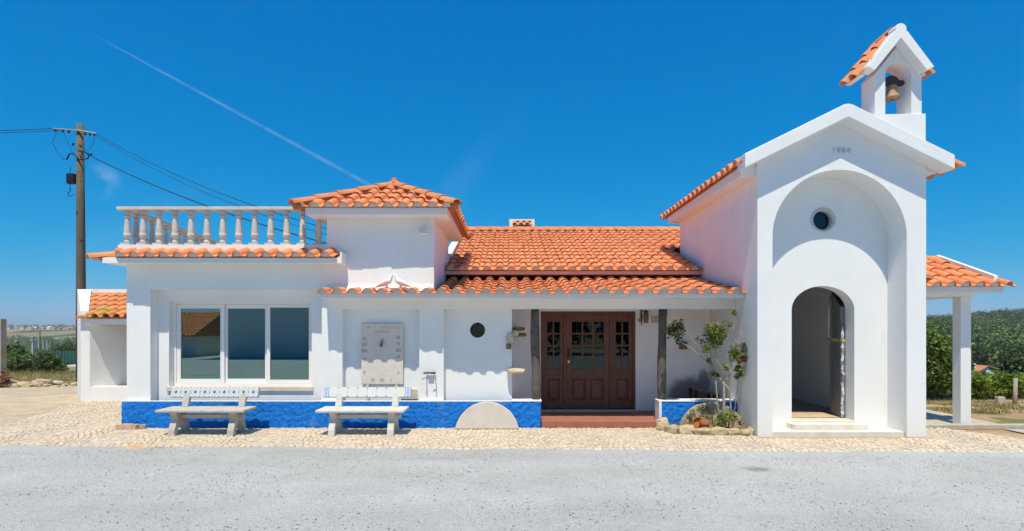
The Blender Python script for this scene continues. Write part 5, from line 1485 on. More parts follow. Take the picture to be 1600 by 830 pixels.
def dove(x, flip, label):
    t = thing('dove', (x, 9.42, 2.45), label, 'dove sculpture', 'plaster doves on the porch tiles')
    s = -1 if flip else 1
    def P(a, z, dy=0): return (x + s*a, 9.41 + dy, 2.40 + z)
    b = MB()
    # body from tail (outside, low) to breast and head (inside, high)
    b.tube([P(-0.15, 0.075), P(-0.09, 0.095), P(-0.03, 0.125), P(0.02, 0.15), P(0.05, 0.18), P(0.07, 0.22), P(0.082, 0.255), P(0.095, 0.27), P(0.118, 0.262)],
           [0.015, 0.03, 0.052, 0.058, 0.05, 0.034, 0.029, 0.027, 0.007], 12)
    o = b.build('body', 'dove', t, True)
    ss = o.modifiers.new('sub', 'SUBSURF'); ss.levels = 1; ss.render_levels = 1
    for dy in (-0.05, 0.05):
        b = MB(); b.tube([P(0.03, 0.165, dy), P(-0.03, 0.145, dy*1.2), P(-0.10, 0.105, dy*1.1), P(-0.17, 0.07, dy*0.6)], [0.02, 0.036, 0.026, 0.005], 8)
        b.build('wing', 'dove', t, True)
    b = MB(); b.tube([P(0.0, 0.11), P(0.01, 0.0)], 0.02, 8); b.lathe([(0.06,0),(0.055,0.03),(0.02,0.05)], 12, P(0.01, -0.01)); b.build('base', 'dove', t)
    b = MB(); b.add([P(-0.13, 0.085, -0.025), P(-0.13, 0.085, 0.025), P(-0.225, 0.05, 0.045), P(-0.225, 0.05, -0.045), P(-0.13, 0.065, -0.025), P(-0.13, 0.065, 0.025), P(-0.225, 0.04, 0.045), P(-0.225, 0.04, -0.045)],
                   [(0,1,2,3),(7,6,5,4),(0,4,5,1),(1,5,6,2),(2,6,7,3),(3,7,4,0)]); b.build('tail', 'dove', t)
    return t
dove(WX(604, 9.41), False, 'white plaster dove on the porch tiles with its tail towards the terrace')
dove(WX(626, 9.41), True, 'white plaster dove on the porch tiles with its tail towards the chapel')

lt = thing('wall_lantern', (2.66, 10.74, 1.9), 'dark iron wall lantern with amber shade beside the entrance door', 'lamp')
lx = WX(1003, 10.70)
b = MB(); b.tube([(lx, 10.765, 2.12), (lx, 10.745, 1.95), (lx, 10.75, 1.80)], [0.014, 0.018, 0.003], 8)
b.tube([(lx, 10.75, 1.90), (lx-0.04, 10.73, 1.885), (lx-0.065, 10.72, 1.90), (lx-0.055, 10.72, 1.925), (lx-0.035, 10.72, 1.915)], 0.008, 6)
b.tube([(lx, 10.75, 2.08), (lx+0.03, 10.68, 2.10), (lx+0.06, 10.62, 2.06)], 0.008, 6); b.build('bracket', 'iron', lt)
b = MB(); b.lathe([(0.035,0.0),(0.048,0.03),(0.055,0.15),(0.045,0.20),(0.02,0.215)], 8, (lx+0.06, 10.62, 1.85)); b.build('shade', 'lamp_glass', lt)
b = MB(); b.lathe([(0.062,0.0),(0.058,0.012),(0.02,0.035),(0.008,0.05)], 8, (lx+0.06, 10.62, 2.06)); b.build('cap', 'iron', lt)
pq = thing('wall_plaque', (WX(1024, 10.76), 10.765, 1.88), 'small pale ceramic plaque partly hidden by the porch post', 'plaque')
b = MB(); b.box(WX(1018, 10.76), WX(1031, 10.76), 10.752, 10.769, CAM_H+(HY-504.5)*10.76/FPX, CAM_H+(HY-493.5)*10.76/FPX); b.build('plate', 'plaque', pq)
b = MB()
for i in range(7):
    xx = WX(1019, 10.75) + i*0.021
    b.box(xx, xx+0.012, 10.7505, 10.7515, 1.876 + 0.004*(i % 2), 1.90)
b.box(WX(1023.5, 10.75), WX(1026, 10.75), 10.7505, 10.7515, 1.935, 1.965); b.build('print', mat('faded_print', (0.22, 0.19, 0.18), rough=0.6), pq)
mb_ = thing('wall_box', (WX(1067.5, 10.76), 10.76, 1.4), 'small brown wooden wall box on the porch wall behind the rose', 'box')
b = MB(); xa, xb = WX(1062.5, 10.72), WX(1073.5, 10.72); b.box(xa, xb, 10.70, 10.769, 1.335, 1.43); b.build('body', 'tabletop', mb_)
b = MB(); b.prism_xz([(xa-0.012, 1.431), (xb+0.012, 1.431), (xb-0.02, 1.49), (xa+0.03, 1.49)], 10.69, 10.769); b.build('lid', mat('grey_lid', (0.12, 0.12, 0.13), rough=0.7), mb_)

# brown board table in the porch
tb_ = thing('porch_table', (3.72, 10.4, 0.115), 'low brown board table in the porch behind the rose bush', 'table')
b = MB(); b.hexa([(3.48, 10.22, 0.60), (3.95, 10.22, 0.47), (3.95, 10.62, 0.47), (3.48, 10.62, 0.60)], [(3.48, 10.22, 0.635), (3.95, 10.22, 0.505), (3.95, 10.62, 0.505), (3.48, 10.62, 0.635)]); b.build('top', 'tabletop', tb_)
for (xx, yy, zz) in ((3.53, 10.27, 0.584), (3.88, 10.27, 0.487), (3.53, 10.57, 0.584), (3.88, 10.57, 0.487)):
    b = MB(); b.box(xx-0.025, xx+0.025, yy-0.025, yy+0.025, 0.1155, zz); b.build('leg', 'gap', tb_)

# ------------------------------------------------------------------ flower bed and rose
bed = MB(); bed.prism_xy([(2.72, 9.53), (2.70, 9.30), (2.85, 9.10), (3.1, 9.0), (3.5, 8.95), (3.98, 8.92), (3.98, 9.53)], -0.02, 0.06)
tag(bed.build('bed_soil', 'soil'), kind='structure')
st = [(2.64, 9.32, .11, .10, .12), (2.74, 9.13, .12, .09, .07), (2.93, 9.01, .13, .10, .08), (3.17, 8.94, .15, .09, .062), (3.43, 8.91, .14, .08, .075), (3.66, 8.89, .12, .08, .066), (3.85, 8.88, .10, .08, .058), (3.955, 8.93, .045, .07, .07)]
sl_ = ['rough grey stone at the porch end of the flower bed edging', 'second edging stone of the flower bed from the porch step', 'third edging stone of the flower bed from the porch step', 'fourth edging stone of the flower bed, in front of the pots', 'fifth edging stone of the flower bed from the porch step', 'third edging stone of the flower bed from the chapel', 'second edging stone of the flower bed from the chapel', 'small edging stone of the flower bed touching the chapel']
for i, (x, y, a, b_, c) in enumerate(st):
    o = link('edging_stone', rock_mesh('edging_stone', a, b_, c, 20+i, 'stone', 3, 0.26), None, Matrix.Translation((x, y, c*0.75)))
    tag(o, sl_[i], 'stone', 'rough stones edging the flower bed')
def pot(x, y, z, lying, label):
    t = thing('flower_pot', (x, y, z), label, 'flower pot', 'terracotta pots in the flower bed')
    mw = Matrix.Translation((x, y, z)) @ (Matrix.Rotation(R(82), 4, 'X') if lying else Matrix.Identity(4))
    me = MB().lathe([(0.052,0),(0.058,0.01),(0.07,0.095)], 18).mesh('pot_body', 'terracotta', True); link('pot_body', me, t, mw)
    me = MB().lathe([(0.068,0.095),(0.088,0.098),(0.093,0.15),(0.084,0.152),(0.078,0.11),(0.0,0.11)], 18).mesh('rim', 'terracotta', False); link('rim', me, t, mw)
pot(WX(1102, 9.08), 9.10, 0.055, False, 'upright orange terracotta pot at the foot of the rose')
pot(WX(1091, 9.18), 9.33, 0.14, True, 'terracotta pot lying on its side behind the upright pot')

def leaf_cloud(centres, n_each, spread, size, rnd_, flat=0.0):
    """small bent leaves (two triangles folded on the midrib)"""
    V_, F_ = [], []
    for (c, k, sp__) in centres:
        for _ in range(int(n_each*k)):
            d = Vector((rnd_.gauss(0,1), rnd_.gauss(0,1), rnd_.gauss(0,1)))
            d = d.normalized() * (rnd_.random()**0.5) * spread * sp__
            p = Vector(c) + d
            a = Vector((rnd_.gauss(0,1), rnd_.gauss(0,1), rnd_.gauss(0,0.6))).normalized()
            b_ = a.cross(Vector((rnd_.gauss(0,.5), rnd_.gauss(0,.5), 1))).normalized(); nn__ = a.cross(b_)
            s = size * rnd_.uniform(0.6, 1.3)
            o = len(V_)
            V_ += [p - a*s, p + b_*s*0.55 + nn__*s*0.15, p + a*s - nn__*s*0.1, p - b_*s*0.55 + nn__*s*0.15]
            F_ += [(o, o+1, o+2), (o, o+2, o+3)]
    return V_, F_
rose = thing('rose_bush', (3.62, 9.2, 0.05), 'straggly rose bush with red blooms in front of the porch', 'rose bush')
def RP(x, y, dy=0.0):
    p = W(x, y, 9.12 + dy); return p
stems = [
    ([(1130,668,0),(1131,640,0),(1131,600,0),(1129,596,0)], .026, .020),
    ([(1128,668,-.03),(1122,640,0),(1119,605,0),(1118,590,0)], .014, .010),
    ([(1138,668,.03),(1142,640,.02),(1140,610,0),(1131,598,0)], .014, .012),
    ([(1129,600,0),(1125,591,.05),(1119,582,.05),(1108,570,.08),(1102,562,.1),(1088,552,.1),(1079,543,.12),(1066,536,.12),(1061,531,.12),(1054,523,.1)], .015, .006),
    ([(1118,590,0),(1119,560,-.05),(1118,545,-.05),(1117,520,-.06)], .010, .006),
    ([(1129,597,0),(1134,585,-.05),(1128,575,-.08),(1119,563,-.08),(1114,549,-.1)], .010, .005),
    ([(1131,598,0),(1137,590,0),(1142,580,.03),(1141,565,.03),(1138,558,.02),(1130,552,0),(1125,545,0)], .012, .006),
    ([(1137,590,.02),(1146,580,.05),(1150,573,.05),(1156,565,.05),(1158,550,.04),(1160,540,.04)], .009, .005),
    ([(1156,543,0),(1149,532,.05),(1140,520,.08),(1135,511,.08),(1137,505,.08)], .007, .004),
    ([(1108,560,.05),(1102,556,.1),(1093,548,.1),(1085,540,.1),(1080,528,.1),(1074,517,.1),(1068,508,.1),(1063,500,.1),(1053,496,.1)], .006, .003),
    ([(1118,552,0),(1104,546,.05),(1096,541,.05),(1088,534,.05)], .005, .003),
    ([(1130,668,.05),(1148,640,.05),(1152,610,.1),(1153,585,.1),(1157,560,.1),(1160,530,.1),(1158,515,.08)], .006, .003),
    ([(1146,530,.05),(1146,510,.1),(1152,495,.12),(1142,484,.12),(1140,480,.1),(1130,472,.1),(1123,464,.1)], .006, .003),
    ([(1145,668,0),(1150,650,0),(1156,636,0),(1150,620,0)], .006, .003),
    ([(1124,668,-.05),(1120,655,-.06),(1117,640,-.05)], .006, .003),
]
b = MB()
for pts, r0, r1 in stems:
    n_ = len(pts); b.tube([RP(*p) for p in pts], [r0 + (r1-r0)*i/(n_-1) for i in range(n_)], 7)
b.build('stems', 'stem', rose, True)
lr = random.Random(9)
def clus(lst): return [(RP(x, y, dy), k, s) for (x, y, dy, k, s) in lst]
V_, F_ = leaf_cloud(clus([(1117,519,-.06,2.4,1.0),(1108,515,-.05,1.0,.7),(1123,525,-.06,1.8,.9),(1117,534,-.06,1.6,.8),(1128,515,-.05,1.0,.7),(1103,545,0,.8,.5),(1148,556,.03,1.3,.7),(1146,549,.03,.8,.6),(1155,578,.04,.9,.5),(1157,586,.04,.4,.35),(1135,573,0,.5,.4),(1108,564,.06,.3,.35),(1148,489,.1,.4,.35),(1139,506,.08,.4,.4),(1131,650,0,.9,.8),(1122,662,-.03,.8,.6),(1142,655,0,.6,.6)]), 150, 0.17, 0.026, lr)
b = MB(); b.v = [tuple(p) for p in V_]; b.f = F_
me = bpy.data.meshes.new('leaves'); me.from_pydata(b.v, [], b.f); me.materials.append(M['leaf']); tag(link('leaves', me, rose), kind='stuff')
V_, F_ = leaf_cloud(clus([(1055,515,.1,1.7,1.0),(1060,508,.1,1.2,.8),(1048,521,.1,1.0,.7),(1050,513,.1,.8,.7),(1063,520,.1,.8,.7),(1060,531,.12,.5,.5),(1158,545,.04,1.0,.7),(1160,560,.04,.8,.6),(1150,590,.02,.4,.4),(1121,585,0,.5,.4),(1113,583,0,.5,.4),(1120,528,0,1.0,1.0)]), 80, 0.15, 0.029, lr)
me = bpy.data.meshes.new('dark_leaves'); me.from_pydata([tuple(p) for p in V_], [], F_); me.materials.append(M['leaf_dark']); tag(link('dark_leaves', me, rose), kind='stuff')
V_, F_ = leaf_cloud(clus([(1096,533,.05,.8,.6),(1102,524,.03,.7,.5),(1117,511,-.03,.7,.5),(1090,530,.05,.4,.35),(1158,660,0,.6,.5),(1150,652,0,.5,.5)]), 30, 0.12, 0.028, lr)
me = bpy.data.meshes.new('bronze_leaves'); me.from_pydata([tuple(p) for p in V_], [], F_); me.materials.append(M['leaf_red']); tag(link('bronze_leaves', me, rose), kind='stuff')
for (x, y, dy, s) in ((1106.5, 510, -.08, .04), (1065, 501, .08, .04), (1155, 569, 0, .055), (1162, 564.5, 0, .055), (1113, 571, -.02, .035), (1132, 503, .08, .025)):
    c = RP(x, y, dy); V_, F_ = [], []
    for k in range(16):
        a = k*2.4; r = s*(0.35+0.65*k/16); up_ = Vector((math.cos(a)*0.6, math.sin(a)*0.6, 1)).normalized()
        d = Vector((math.cos(a), math.sin(a), 0.3)); sd__ = Vector((-math.sin(a), math.cos(a), 0)); o_ = len(V_)
        V_ += [c + d*r*0.2 - sd__*r*0.3, c + d*r*0.2 + sd__*r*0.3, c + d*r*0.8 + sd__*r*0.5 + Vector((0,0,r*0.5)), c + d*r*0.8 - sd__*r*0.5 + Vector((0,0,r*0.5))]
        F_.append((o_, o_+1, o_+2, o_+3))
    me = bpy.data.meshes.new('bloom'); me.from_pydata([tuple(p) for p in V_], [], F_); me.materials.append(M['petal']); link('bloom', me, rose)
sc_ = thing('succulent', (3.15, 9.33, 0.05), 'yellow-green trailing succulent over the mossy millstone', 'plant')
cs = []
for i in range(70):
    t = lr.random(); a = R(100 + 78*t); rr_ = 0.575*lr.uniform(0.45, 0.98)
    cs.append((Vector((3.51 + rr_*math.cos(a), 9.35 - 0.02*lr.random() + 0.04, max(0.05, rr_*math.sin(a) - 0.11))), 1.0, 1.0))
V_, F_ = leaf_cloud(cs, 22, 0.045, 0.016, lr)
me = bpy.data.meshes.new('rosettes'); me.from_pydata([tuple(p) for p in V_], [], F_); me.materials.append(M['succulent']); tag(link('rosettes', me, sc_), kind='stuff')

# broken bricks at the corner, sand spill
for i, (x, y, a, b_, c, rz, lb) in enumerate(((-6.72, 9.40, .05, .05, .04, .3, 'broken brick at the house corner, nearest the shed'), (-6.60, 9.42, .075, .05, .04, .1, 'larger broken brick, second from the house corner'), (-6.45, 9.40, .055, .05, .038, -.3, 'broken brick, third from the house corner'), (-6.34, 9.42, .045, .045, .034, .5, 'smallest broken brick, farthest from the house corner'))):
    bm = bmesh.new(); bmesh.ops.create_cube(bm, size=2); bmesh.ops.subdivide_edges(bm, edges=bm.edges, cuts=3, use_grid_fill=True)
    for v in bm.verts:
        v.co = Vector((v.co.x*a, v.co.y*b_, v.co.z*c)) + Vector((mnoise.noise(v.co*2+Vector((i*9,0,0))), mnoise.noise(v.co*2+Vector((0,i*9,0))), mnoise.noise(v.co*2+Vector((0,0,i*9)))))*0.012
    me = bpy.data.meshes.new('broken_brick'); bm.to_mesh(me); bm.free(); me.materials.append(M['brick'])
    tag(link('broken_brick', me, None, Matrix.Translation((x, y, c+0.012)) @ Matrix.Rotation(rz, 4, 'Z')), lb, 'brick', 'broken bricks at the house corner')
b = MB(); n_ = 40
ctr = Vector((WX(214, 8.05), 8.04, 0))
vs = [(ctr.x, ctr.y, 0.028)]
for ring_ in range(1, 6):
    for k in range(n_):
        a = 2*math.pi*k/n_; rr_ = ring_/5*(1 + 0.35*mnoise.noise(Vector((math.cos(a)*1.5, math.sin(a)*1.5, 0))))
        vs.append((ctr.x + 0.36*rr_*math.cos(a), ctr.y + 0.17*rr_*math.sin(a), 0.026*(1-ring_/5) - 0.004 + 0.008*abs(mnoise.noise(Vector((math.cos(a)*rr_*4, math.sin(a)*rr_*4, 2))))))
fs = [(0, 1+k, 1+(k+1)%n_) for k in range(n_)]
for r_ in range(4):
    for k in range(n_): fs.append((1+r_*n_+k, 1+(r_+1)*n_+k, 1+(r_+1)*n_+(k+1)%n_, 1+r_*n_+(k+1)%n_))
b.add(vs, fs); tag(b.build('sand_spill', 'sand', None, True), 'thin spill of orange sand on the pavement edge', kind='stuff')

# ------------------------------------------------------------------ utility pole and wires
PY = 17.7
pole = thing('utility_pole', (WX(126, PY), PY, -0.05), 'tall weathered timber utility pole behind the shed', 'utility pole')
pb = WX(126.5, PY); ptop = CAM_H + (HY-195)*PY/FPX
b = MB(); b.tube([(pb+0.02, PY, -0.4), (pb, PY, 2.5), (pb-0.01, PY, 5.5), (pb-0.02, PY, ptop)], [0.15, 0.135, 0.118, 0.10], 14); b.build('post', 'pole', pole, True)
def pz(y): return CAM_H + (HY-y)*PY/FPX
def pX(x): return WX(x, PY)
b = MB(); b.tube([(pX(88), PY-0.12, pz(203.5)), (pX(126), PY-0.13, pz(206)), (pX(155), PY-0.12, pz(211))], 0.028, 8); b.build('crossarm', 'zinc', pole)
for x in (91, 103, 112, 138, 145, 152):
    b = MB(); zc = pz(203.5 + (x-88)*0.11); b.lathe([(0.012,-0.09),(0.03,-0.08),(0.035,-0.05),(0.02,-0.04),(0.035,-0.02),(0.03,0.0),(0.012,0.01)], 10, (pX(x), PY-0.12, zc)); b.build('insulator', 'plastic_box', pole, True)
b = MB(); b.box(pX(110), pX(121.5), PY-0.18, PY-0.05, pz(289), pz(273)); b.build('junction_box', 'plastic_box', pole, bevel=0.02)
b = MB()
for (loop, r) in (([(96,206),(88,225),(95,240),(106,252),(110,250)], .008), ([(105,206),(112,225),(118,240),(121,246)], .006), ([(110,252),(114,243),(121,242),(130,252),(143,250),(145,243),(138,240),(128,238)], .022), ([(152,212),(152,225),(145,236),(136,240)], .006), ([(116,262),(115,273)], .008), ([(115,290),(116,300),(112,304),(113,309),(120,306)], .012), ([(121,226),(119,230)], .03), ([(130,229),(133,232)], .03)):
    b = MB(); b.tube([(pX(x), PY-0.15, pz(y)) for x, y in loop], r, 6); b.build('cable', 'wire', pole, True)
def wire(a, c, sag, r, label):
    pts = []
    for i in range(25):
        t = i/24; p = Vector(a).lerp(Vector(c), t); p.z -= sag*4*t*(1-t); pts.append(p)
    b = MB(); b.tube(pts, r, 5); o = b.build('overhead_wire', 'wire', None, True)
    return tag(o, label, 'wire', 'overhead wires of the utility pole')
tower_back = Vector((-2.3, 12.34, 3.9))
wire((pX(155), PY-0.12, pz(211.5)), (-2.6, 12.30, 3.62), 0.35, 0.009, 'uppermost wire running from the pole down behind the tower')
wire((pX(152), PY-0.12, pz(213)), (-2.6, 12.30, 3.50), 0.42, 0.007, 'second wire from the pole crossarm down behind the tower')
o = wire((pX(140), PY-0.15, pz(242)), (-2.6, 12.30, 3.30), 0.30, 0.014, 'thick lowest cable sagging from the pole towards the tower')
b = MB(); b.tube([(pX(163), PY-0.55, pz(250)), (pX(170), PY-0.75, pz(253))], [0.03, 0.03], 8); b.build('cable_clamp', 'plastic_box', o)
wire((pX(90), PY-0.12, pz(203)), (-42, 18.5, pz(203)+0.2), 0.25, 0.011, 'upper wire leaving the pole to the left edge')
wire((pX(100), PY-0.12, pz(206)), (-42, 18.5, pz(207)), 0.2, 0.009, 'lower wire leaving the pole to the left edge')

# ------------------------------------------------------------------ vegetation
def crown(name, blobs, n, size, m, parent, seed, droop=0.0, kind=True):
    """leaves through the volume of several uneven blobs: blobs = (x, y, z, rx, ry, rz)"""
    g = np.random.default_rng(seed)
    vol = np.array([bl[3]*bl[4]*bl[5] for bl in blobs]); cnt = np.maximum(8, (n*vol/vol.sum()).astype(int))
    C = []
    for bl, k in zip(blobs, cnt):
        d = g.normal(size=(k, 3)); d /= np.linalg.norm(d, axis=1)[:, None]
        r = g.uniform(0.25, 1.0, k)**0.45
        # lumps: push the shell in and out so the outline is uneven
        ph = g.uniform(0, 6.28, 6); fr = g.uniform(2, 5, (3, 3))
        lump = 1 + 0.16*np.sin(d@fr[0]+ph[0]) + 0.13*np.sin(d@(fr[1]*1.8)+ph[1]) + 0.12*g.normal(size=k)*0.6
        C.append(np.array(bl[:3]) + d*(r*lump)[:, None]*np.array(bl[3:6]))
    C = np.concatenate(C); k = len(C)
    a = g.normal(size=(k, 3)); a[:, 2] *= 0.7; a /= np.linalg.norm(a, axis=1)[:, None]
    u = g.normal(size=(k, 3)); u[:, 2] += 0.6
    b_ = np.cross(a, u); b_ /= np.linalg.norm(b_, axis=1)[:, None]
    s = (size*g.uniform(0.55, 1.3, k))[:, None]
    nv = np.cross(a, b_)
    V_ = np.stack([C - a*s, C + b_*s*0.6 + nv*s*0.2, C + a*s, C - b_*s*0.6 + nv*s*0.2], 1).reshape(-1, 3)
    F_ = np.arange(k*4).reshape(k, 4)
    o = link(name, np_mesh(name, V_, F_, m), parent)
    if parent is not None: tag(o, kind='stuff')
    return o
def tree(name, x, y, h, blobs, n, size, m, label, group, seed, trunk_h=None, tr=0.08):
    z0 = height(x, y)
    t = thing(name, (x, y, z0), label, 'tree' if 'tree' in name or 'pine' in name else 'shrub', group)
    th = trunk_h or h*0.45
    b = MB(); g = random.Random(seed)
    b.tube([(x, y, z0-0.1), (x+g.uniform(-.05,.05)*h*0.3, y, z0+th*0.5), (x+g.uniform(-.08,.08)*h*0.3, y, z0+th)], [tr, tr*0.8, tr*0.5], 8)
    for k in range(4):
        a = g.uniform(0, 6.28); L_ = h*g.uniform(0.2, 0.35)
        b.tube([(x, y, z0+th*(0.55+0.1*k)), (x+math.cos(a)*L_*0.6, y+math.sin(a)*L_*0.6, z0+th*(0.6+0.1*k)+L_*0.5), (x+math.cos(a)*L_, y+math.sin(a)*L_, z0+th*(0.6+0.1*k)+L_*0.9)], [tr*0.5, tr*0.3, tr*0.12], 6)
    b.build('trunk', 'trunk', t, True)
    crown('crown', [(x+bx*h, y+by*h, z0+bz*h, rx*h, ry*h, rz*h) for (bx, by, bz, rx, ry, rz) in blobs], n, size, m, t, seed)
    return t
def bushy(g, k=7, wide=0.55):
    out = [(0, 0, 0.5, wide*0.6, wide*0.6, 0.45)]
    for i in range(k):
        a = g.uniform(0, 6.28); r = g.uniform(0.15, wide*0.7); out.append((math.cos(a)*r, math.sin(a)*r, g.uniform(0.22, 0.78), g.uniform(0.14, 0.26), g.uniform(0.14, 0.26), g.uniform(0.14, 0.24)))
    return out
vg = random.Random(21)
# right: tall shrub beside the porch column
rx_, ry_ = WX(1464, 16.5), 16.5
tree('tall_shrub', rx_-0.35, ry_, 2.5, [(0,0,.45,.32,.3,.42),(-.05,0,.78,.18,.2,.2),(.1,.05,.55,.26,.22,.26),(.16,0,.3,.26,.22,.26),(-.2,0,.35,.25,.2,.3),(-.08,0,.92,.09,.09,.12)], 9000, 0.06, 'leaf_tree', 'tall dense green shrub right behind the chapel pier', 'shrubs by the side porch', 31, 1.2, 0.06)
tree('tall_shrub', rx_+0.55, ry_+0.6, 1.9, bushy(vg), 5000, 0.06, 'leaf_tree', 'rounded green shrub between the chapel and the porch column', 'shrubs by the side porch', 32, 0.8, 0.05)
# vine row
vl = ['leafy green vine just right of the porch column', 'second leafy vine right of the porch column', 'third leafy vine, next to the grey wooden stake', 'leafy vine at the right edge of the view', 'leafy vine behind the porch column']
for i, (px_, yy) in enumerate(((1525, 16.6), (1550, 16.9), (1578, 16.7), (1605, 17.0), (1500, 17.2))):
    tree('vine_shrub', WX(px_, yy), yy, 0.85, bushy(vg, 8, 0.8), 1500, 0.055, 'leaf_vine', vl[i], 'vines in a row behind the bare soil', 40+i, 0.4, 0.03)
# pines and broadleaf trees on the slope to the right
pl_ = [(1470, 42, 3.6), (1490, 40, 2.6), (1536, 48, 1.4), (1556, 135, 8.5), (1597, 52, 4.2), (1612, 45, 3.6), (1499, 75, 4.6), (1590, 85, 6.0), (1530, 125, 7.5), (1455, 60, 5.0), (1487, 90, 6.0), (1622, 60, 5.0)]
pn_ = ['dark pine behind the tall shrub, beside the chapel edge', 'low dark pine just right of the porch column', 'round pine in front of the far white house', 'dark pine right above the far white house', 'tall dark pine behind the grey wooden stake', 'broad dark pine at the right edge of the view', 'pine on the slope left of the far white house', 'pine on the slope above the grey wooden stake', 'small far pine above the far white house roof', 'far pine half hidden by the chapel', 'far pine seen past the porch column', 'large pine cut by the right edge']
for i, (px_, yy, h_) in enumerate(pl_):
    tree('pine_tree', WX(px_, yy), yy, h_, [(0,0,.62,.30,.30,.26),(.14,0,.52,.24,.22,.2),(-.16,.05,.55,.24,.22,.22),(0.04,0,.80,.2,.2,.17),(-.06,.1,.40,.26,.24,.2),(.2,0,.38,.2,.2,.16),(-.22,0,.36,.2,.2,.16),(.0,-.1,.25,.28,.2,.18)], 2600, 0.22, 'leaf_pine', pn_[i], 'pines on the slope to the right', 60+i, h_*0.7, 0.12)
# scrub and trees left
ll = [(72, 25.5, 0.95, 'leaf_pine', 'round dark bush in front of the concrete court'), (30, 26, 0.75, 'leaf_pine', 'low dark bush by the lichen stained post'), (13, 34, 1.5, 'leaf_tree', 'green bush behind the lichen stained post'), (31, 40, 1.7, 'leaf_tree', 'broad green bush left of the nearest concrete pole'), (4, 50, 3.4, 'leaf_pine', 'dark tree at the left edge of the view'), (21, 62, 3.5, 'leaf_pine', 'dark tree behind the broad green bush'), (37, 80, 3.4, 'leaf_pine', 'dark tree just left of the nearest concrete pole'), (69, 62, 2.5, 'leaf_pine', 'rounded dark tree right of the nearest concrete pole'), (106, 125, 6.6, 'leaf_pine', 'large dark tree above the green windbreak net'), (92, 135, 5.0, 'leaf_pine', 'dark tree left of the large dark tree'), (118, 122, 6.0, 'leaf_pine', 'dark tree half hidden by the shed'), (50, 27.5, 0.5, 'leaf_tree', 'small green bush at the foot of the slope'), (94, 30, 0.55, 'leaf_tree', 'low green bush beside the shed wall'), (40, 31, 0.9, 'leaf_tree', 'green bush in front of the nearest concrete pole'), (8, 29, 0.9, 'leaf_tree', 'leafy bush right behind the lichen stained post'), (88, 95, 2.4, 'leaf_tree', 'green bush at the corner of the concrete court')]
for i, (px_, yy, h_, m_, lb) in enumerate(ll):
    tree('scrub_bush' if h_ < 3 else 'scrub_tree', WX(px_, yy), yy, h_, bushy(vg, 9, 0.75 if h_ < 3 else 0.55), 2600, 0.045*h_**0.75 + 0.03, m_, lb, 'scrub on the slope to the left', 80+i, h_*0.5, 0.05+0.01*h_)
# far woods as masses
def wood(name, label, pts, seed, m='leaf_pine'):
    g = np.random.default_rng(seed); blobs = []
    for (x, y, h_) in pts:
        z = height(x, y)
        for k in range(3):
            blobs.append((x+g.normal()*h_*0.22, y+g.normal()*h_*0.2, z + h_*(0.42+0.16*k), h_*(0.34-0.06*k), h_*(0.34-0.06*k), h_*0.24))
    return blobs
g = np.random.default_rng(77); pts = []
for _ in range(1500):
    y = 100 + 560*g.random()**0.8; t = g.uniform(0.70, 1.12); 
    if y < 120 and 0.84 < t < 0.94: continue
    pts.append((t*y, y, 3.2 + 6.5*g.random()**1.6))
bl_w = wood('wood', '', [p for p in pts if mnoise.noise(Vector((p[0]*0.03, p[1]*0.03, 0))) + 0.25*math.sin(p[0]*7.7) < 0.05], 3)
bl_b = wood('wood', '', [p for p in pts if mnoise.noise(Vector((p[0]*0.03, p[1]*0.03, 0))) + 0.25*math.sin(p[0]*7.7) >= 0.05], 3)
# leaf size grows with distance so the mass stays cheap
def mass(name, blobs, m, label, per, seed):
    gg = np.random.default_rng(seed); Vs, Fs = [], []; o = 0
    B = np.array(blobs); k = len(B); n = per
    d = gg.normal(size=(k, n, 3)); d /= np.linalg.norm(d, axis=2)[:, :, None]
    C = B[:, None, :3] + d*B[:, None, 3:6]*(gg.uniform(0.5, 1.08, (k, n, 1)))
    s = (B[:, 3]*0.22)[:, None, None]*gg.uniform(0.5, 1.2, (k, n, 1))
    a = gg.normal(size=(k, n, 3)); a /= np.linalg.norm(a, axis=2)[:, :, None]
    u = gg.normal(size=(k, n, 3)); b_ = np.cross(a, u); b_ /= np.linalg.norm(b_, axis=2)[:, :, None]
    V_ = np.stack([C-a*s, C+b_*s*0.7, C+a*s, C-b_*s*0.7], 2).reshape(-1, 3)
    o = link(name, np_mesh(name, V_, np.arange(len(V_)).reshape(-1, 4), m))
    return tag(o, label, 'woodland', None, 'stuff')
mass('pine_wood', bl_w, 'leaf_pine', 'far dark pine wood on the hillside to the right', 44, 5)
mass('broadleaf_wood', bl_b, 'leaf_wood', 'lighter green woodland between the pines on the hillside', 44, 8)
pts = []
for _ in range(900):
    y = g.uniform(190, 640); t = g.uniform(-1.1, -0.72); pts.append((t*y, y, g.uniform(3.0, 5.5)))
for _ in range(160):
    y = g.uniform(1090, 1300); t = g.uniform(-1.05, -0.76); pts.append((t*y, y, g.uniform(6, 11)))
mass('valley_wood', wood('wood', '', pts, 4), 'leaf_wood', 'far dark scrub woodland filling the valley on the left', 34, 6)
